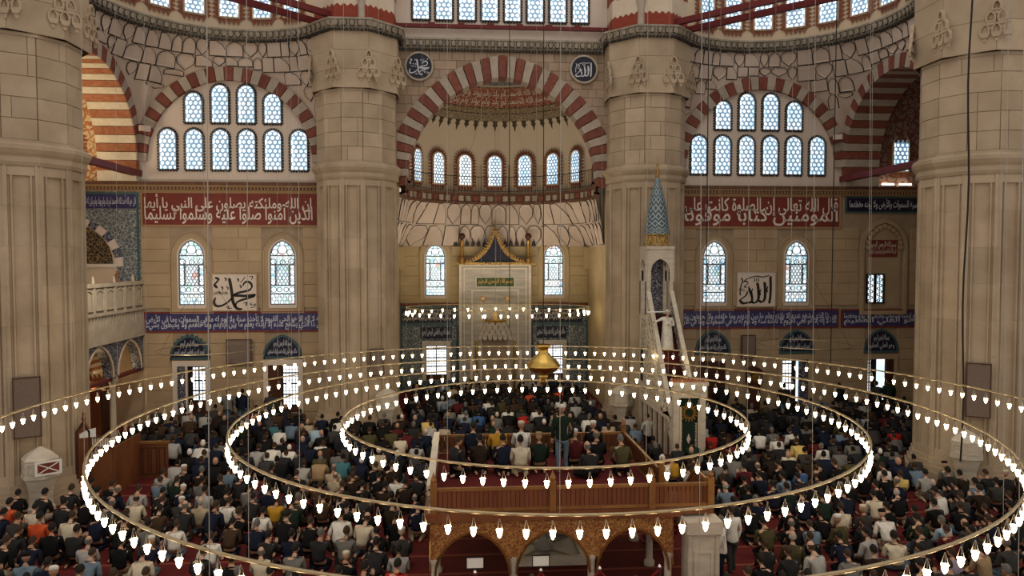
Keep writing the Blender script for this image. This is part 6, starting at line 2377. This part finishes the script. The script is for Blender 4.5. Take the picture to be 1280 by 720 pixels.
spots = []
row = 0
y = 23.3
while y > -3.4:
    lim = 4.7 if y > 16.4 else 16.9
    x = -lim + RNG.uniform(0, .4)
    while x < (20.5 if (y > 9.4 and lim > 10) else lim):
        jx, jy = x + RNG.uniform(-.10, .10), y + RNG.uniform(-.22, .22)
        if not blocked(jx, jy) and RNG.random() > .05:
            v = in_view(jx, jy, .75, 25)
            if v and not hidden_by_pier(jx, jy) and all(hypot(jx - p[1], jy - p[2]) > .56 for p in spots[-90:]): spots.append([v[2], jx, jy, v[0], v[1], row])
        x += RNG.uniform(.60, .78)
    y -= 1.02
    row += 1
spots.sort()
info = [dict(x=s[1], y=s[2], px=s[3], py=s[4], row=s[5], d=s[0], top=None, head=None) for s in spots]
for ax, ay, c, h in ACCENT:
    best = min((q for q in info if q['top'] is None), key=lambda q: hypot(q['px'] - ax, (q['py'] - ay) * 1.5))
    best['top'], best['head'] = c, h
for ax, ay in CAPS:
    best = min(info, key=lambda q: hypot(q['px'] - ax, q['py'] - ay - 8))
    best['head'] = 'cap'
for q in info:
    if q['top'] is None: q['top'] = RNG.choice(BASE)
    r = RNG.random()
    if q['head'] is None: q['head'] = 'cap' if r < .055 else 'bald' if r < .16 else 'hair'
    q['hair'] = RNG.choice(('black',) * 6 + ('brown',) * 4 + ('grey',)) if q['head'] == 'hair' else RNG.choice(('grey', 'grey', 'brown', 'white'))
    q['pose'] = RNG.choice(('upright', 'upright', 'bowed', 'bowed', 'leaning', 'lap', 'praying', 'cross'))
    if q['y'] > 15.6 and abs(q['x']) > 9 and RNG.random() < .25: q['pose'] = 'standing' if RNG.random() < .5 else 'folded'
    q['legs'] = RNG.choice(('black', 'charcoal', 'navy', 'dark grey', 'dark brown', 'grey-blue', 'beige'))
    q['rz'] = RNG.gauss(0, .16)
    q['scale'] = RNG.uniform(.96, 1.12)
    q['capcol'] = RNG.choice(('white', 'white', 'white', 'cream', 'black'))
    q['garment'] = RNG.choice(('shirt', 'shirt', 'sweater')) if q['top'] in ('white', 'cream', 'light grey', 'pale blue', 'yellow', 'lavender', 'red', 'orange-red', 'teal', 'blue') else RNG.choice(('jacket', 'jacket', 'coat', 'sweater'))

NEAR = info[:272]
FAR = info[272:]
# labels: what each one wears, then whom he sits between, then where
byrow = {}
for q in info: byrow.setdefault(q['row'], []).append(q)
for r in byrow.values(): r.sort(key=lambda q: q['x'])


def look(q):
    h = {'hair': q['hair'] + '-haired man', 'bald': 'balding man', 'cap': 'man in %s cap' % q['capcol']}[q['head']]
    verb = {'standing': 'standing ', 'folded': 'standing ', 'leaning': 'leaning ', 'praying': '', 'bowed': 'bowed ', 'cross': 'cross-legged ', 'upright': 'kneeling ', 'lap': 'kneeling '}[q['pose']]
    return '%s%s%s %s %s' % (verb, h, ' and' if q['head'] == 'cap' else ' in', q['top'], q['garment'])


def zone(q):
    x, y = q['x'], q['y']
    if y > 16.4: return 'inside the apse'
    if abs(x) < 3.3 and y > 3: return 'behind the platform'
    if x < -11: return 'by the left side pier'
    if x < -6: return 'left of the platform'
    if x < 0: return 'close left of platform'
    if x < 6: return 'close right of platform'
    if x < 11: return 'right of the platform'
    return 'by the right side pier'


def neigh(q):
    r = byrow[q['row']]
    i = r.index(q)
    a = r[i - 1]['top'] if i > 0 and q['x'] - r[i - 1]['x'] < 1.3 else None
    b = r[i + 1]['top'] if i + 1 < len(r) and r[i + 1]['x'] - q['x'] < 1.3 else None
    if a and b: return 'between %s and %s' % (a, b)
    if a: return 'right of one in ' + a
    if b: return 'left of one in ' + b
    return 'sitting apart'


def ahead(q):
    r = byrow.get(q['row'] - 1, [])
    if not r: return 'front row'
    return 'behind ' + min(r, key=lambda k: abs(k['x'] - q['x']))['top']


forms = [lambda q: look(q) + ' ' + zone(q), lambda q: look(q) + ', ' + neigh(q) + ', ' + zone(q),
         lambda q: look(q) + ', ' + neigh(q) + ', ' + ahead(q), lambda q: look(q) + ', ' + ahead(q) + ', row %d, place %d' % (q['row'] + 1, byrow[q['row']].index(q) + 1)]
pending = list(NEAR)
used = set()
for fm_ in forms:
    cnt = {}
    for q in pending: cnt.setdefault(fm_(q), []).append(q)
    nxt = []
    for L, qs in cnt.items():
        if len(qs) == 1 and L not in used and len(L.split()) <= 16:
            qs[0]['label'] = L
            used.add(L)
        else: nxt += qs
    pending = nxt
for q in pending:
    q['label'] = look(q).split(' in ')[0] + ' in %s, row %d, place %d from left' % (q['top'], q['row'] + 1, byrow[q['row']].index(q) + 1)
for q in NEAR:
    person(q['pose'], (q['x'], q['y'], 0), q['rz'], q['top'], q['legs'], q['head'], q['hair'], q['capcol'], q['label'], 'men at prayer', q['garment'], q['scale'])

# the rest of the crowd, far off in the picture, as one body of people
vs, fs, cols = [], [], []
_low_head = MB().ball((0, 0, 0), .1, 8, 6, 0, (.84, 1.02, 1.22))
for q in FAR:
    top, legs, hx = LOW[q['pose']]
    sc = q['scale']
    mt = Matrix.Translation((q['x'], q['y'], 0)) @ Matrix.Rotation(q['rz'], 4, 'Z') @ Matrix.Scale(sc, 4)
    hc = HAIRS[q['hair']] if q['head'] == 'hair' else SKINS[0] if q['head'] == 'bald' else COLOURS[q['capcol']]
    skin = RNG.choice(SKINS)
    for me, c in ((top, COLOURS[q['top']]), (legs, COLOURS[q['legs']])):
        b = len(vs)
        vs.extend([tuple(mt @ v.co) for v in me.vertices])
        for p in me.polygons:
            fs.append(tuple(b + i for i in p.vertices))
            cols.append(c)
    b = len(vs)
    mh_ = mt @ hx
    vs.extend([tuple(mh_ @ Vector(v)) for v in _low_head.v])
    for i, f_ in enumerate(_low_head.f):
        fs.append(tuple(b + k for k in f_))
        z = sum(_low_head.v[k][2] for k in f_) / 4
        y_ = sum(_low_head.v[k][1] for k in f_) / 4
        cols.append(hc if (z > .055 or (y_ < .02 and z > -.06)) else skin)
m_crowd, nt_, b_ = new_mat('crowd_garments')
at = nt_.nodes.new('ShaderNodeAttribute')
at.attribute_name = 'garment_colour'
nt_.links.new(at.outputs['Color'], b_.inputs['Base Color'])
b_.inputs['Roughness'].default_value = .9
b_.inputs['Specular IOR Level'].default_value = .1
me = bpy.data.meshes.new('crowd')
me.from_pydata(vs, [], fs)
ca = me.attributes.new('garment_colour', 'FLOAT_COLOR', 'FACE')
ca.data.foreach_set('color', [k for c in cols for k in (*c, 1.0)])
me.polygons.foreach_set('use_smooth', [True] * len(me.polygons))
me.materials.append(m_crowd)
tag(link('crowd', me), 'distant rows of kneeling men filling the hall before the qibla wall', 'crowd', kind='stuff')

# men on the platform
ZP = 2.11
for (x, y, pose, top, legs, head, hair, cap_, gar, rz, lab) in (
    (-2.25, .75, 'upright', 'charcoal', 'black', 'hair', 'brown', 'white', 'jacket', -.9, 'brown-haired boy in charcoal jacket turning right, at the left end of the platform'),
    (-1.60, .95, 'upright', 'dark brown', 'black', 'hair', 'black', 'white', 'coat', .05, 'man in dark brown coat on the platform beside the boy'),
    (-.98, .80, 'bowed', 'navy', 'black', 'hair', 'black', 'white', 'sweater', 0, 'black-haired man in navy sweater on the platform, left of the cream shirt'),
    (-.52, .70, 'upright', 'cream', 'beige', 'hair', 'black', 'white', 'shirt', 0, 'black-haired man in cream shirt kneeling on the platform front row'),
    (.02, 1.00, 'upright', 'dark green', 'black', 'cap', 'black', 'tan', 'jacket', 0, 'man in tan cap and dark green jacket kneeling on the platform'),
    (.62, .85, 'standing', 'dark green', 'grey-blue', 'cap', 'black', 'white', 'sweater', 0, 'standing man in white cap, dark green sweater and blue jeans on the platform'),
    (1.05, 1.30, 'upright', 'maroon', 'black', 'cap', 'black', 'white', 'sweater', .1, 'man in white cap and maroon sweater kneeling on the platform'),
    (1.62, 1.05, 'lap', 'black', 'black', 'bald', 'grey', 'white', 'coat', 0, 'balding man in black coat kneeling on the platform'),
    (1.30, .25, 'cross', 'charcoal', 'black', 'bald', 'grey', 'white', 'jacket', .3, 'balding man in charcoal jacket cross-legged near the platform rail'),
    (2.20, .55, 'bowed', 'olive', 'black', 'hair', 'grey', 'white', 'jacket', 0, 'grey-haired man in olive jacket at the right end of the platform'),
    (-1.75, 2.35, 'upright', 'navy', 'black', 'hair', 'black', 'white', 'jacket', 0, 'man in navy jacket in the platform back row, left of the mustard jacket'),
    (-1.05, 2.30, 'upright', 'mustard', 'black', 'hair', 'grey', 'white', 'jacket', 0, 'grey-haired man in mustard jacket in the platform back row'),
    (-.35, 2.40, 'upright', 'white', 'beige', 'cap', 'black', 'cream', 'shirt', 0, 'man in white shirt and cream cap in the platform back row'),
    (1.75, 2.30, 'upright', 'black', 'black', 'cap', 'black', 'white', 'coat', 0, 'man in white cap and black coat in the platform back row'),
    (.85, 2.45, 'bowed', 'charcoal', 'black', 'hair', 'black', 'white', 'jacket', 0, 'black-haired man in charcoal jacket in the platform back row'),
):
    person(pose, (x, y, ZP), rz, top, legs, head, hair, cap_, lab, 'men on the platform', gar, 1.06)

# people beside the pulpit, by the stone pier, and the preacher
for (x, y, pose, top, legs, head, hair, cap_, gar, rz, sc, lab) in (
    (5.35, 9.9, 'folded', 'light grey', 'black', 'hair', 'black', 'white', 'shirt', .5, 1.0, 'man in light shirt standing against the marble pulpit flank'),
    (4.35, 4.6, 'upright', 'light grey', 'grey', 'scarf', 'black', 'grey', 'coat', .3, 1.08, 'figure in light grey coat and grey hood right of the platform rail'),
    (4.85, 6.0, 'upright', 'white', 'white', 'scarf', 'black', 'white', 'robe', -.2, 1.1, 'figure in white robe and white headscarf near the pulpit stair'),
    (5.35, 6.3, 'bowed', 'mustard', 'black', 'hair', 'black', 'white', 'shirt', .3, 1.0, 'person in mustard yellow shirt kneeling near the pulpit stair'),
    (5.5, 5.2, 'lap', 'light grey', 'beige', 'hair', 'black', 'white', 'shirt', -.4, .95, 'young man in light grey shirt cross-handed before the pulpit'),
    (4.55, 7.4, 'cross', 'beige', 'brown', 'cap', 'black', 'white', 'jacket', .6, 1.0, 'man in white cap and beige jacket by the pulpit arcade'),
    (6.1, 6.4, 'upright', 'brown', 'black', 'hair', 'brown', 'white', 'jacket', 0, 1.0, 'man in brown jacket kneeling in front of the pulpit door'),
    (4.62, -1.05, 'standing', 'white', 'dark grey', 'hair', 'brown', 'white', 'shirt', .35, 1.0, 'standing person in white blouse with brown hair right of the stone pier'),
    (4.10, -1.75, 'folded', 'white', 'navy', 'hair', 'grey', 'white', 'shirt', 1.2, 1.0, 'standing man in white shirt and navy trousers touching the stone pier'),
):
    person(pose, (x, y, 0), rz, top, legs, head, hair, cap_, lab, 'people by the pulpit and pier', gar, sc)
person('preaching', (6.72, 12.05, 3.98), pi, 'white', 'white', 'cap', 'grey', 'white', 'preacher in long white robe and white cap standing on the pulpit stair', None, 'robe', 1.0, None, True)
rod = MB().tube([(-.02, 0, 0), (1.0, 0, .02)], .028, 8, cap=True).build('rod', m_paper, None, (5.9, 12.2, 5.62))
tag(rod, 'thin white rod beside the head of the preacher on the pulpit', 'rod')
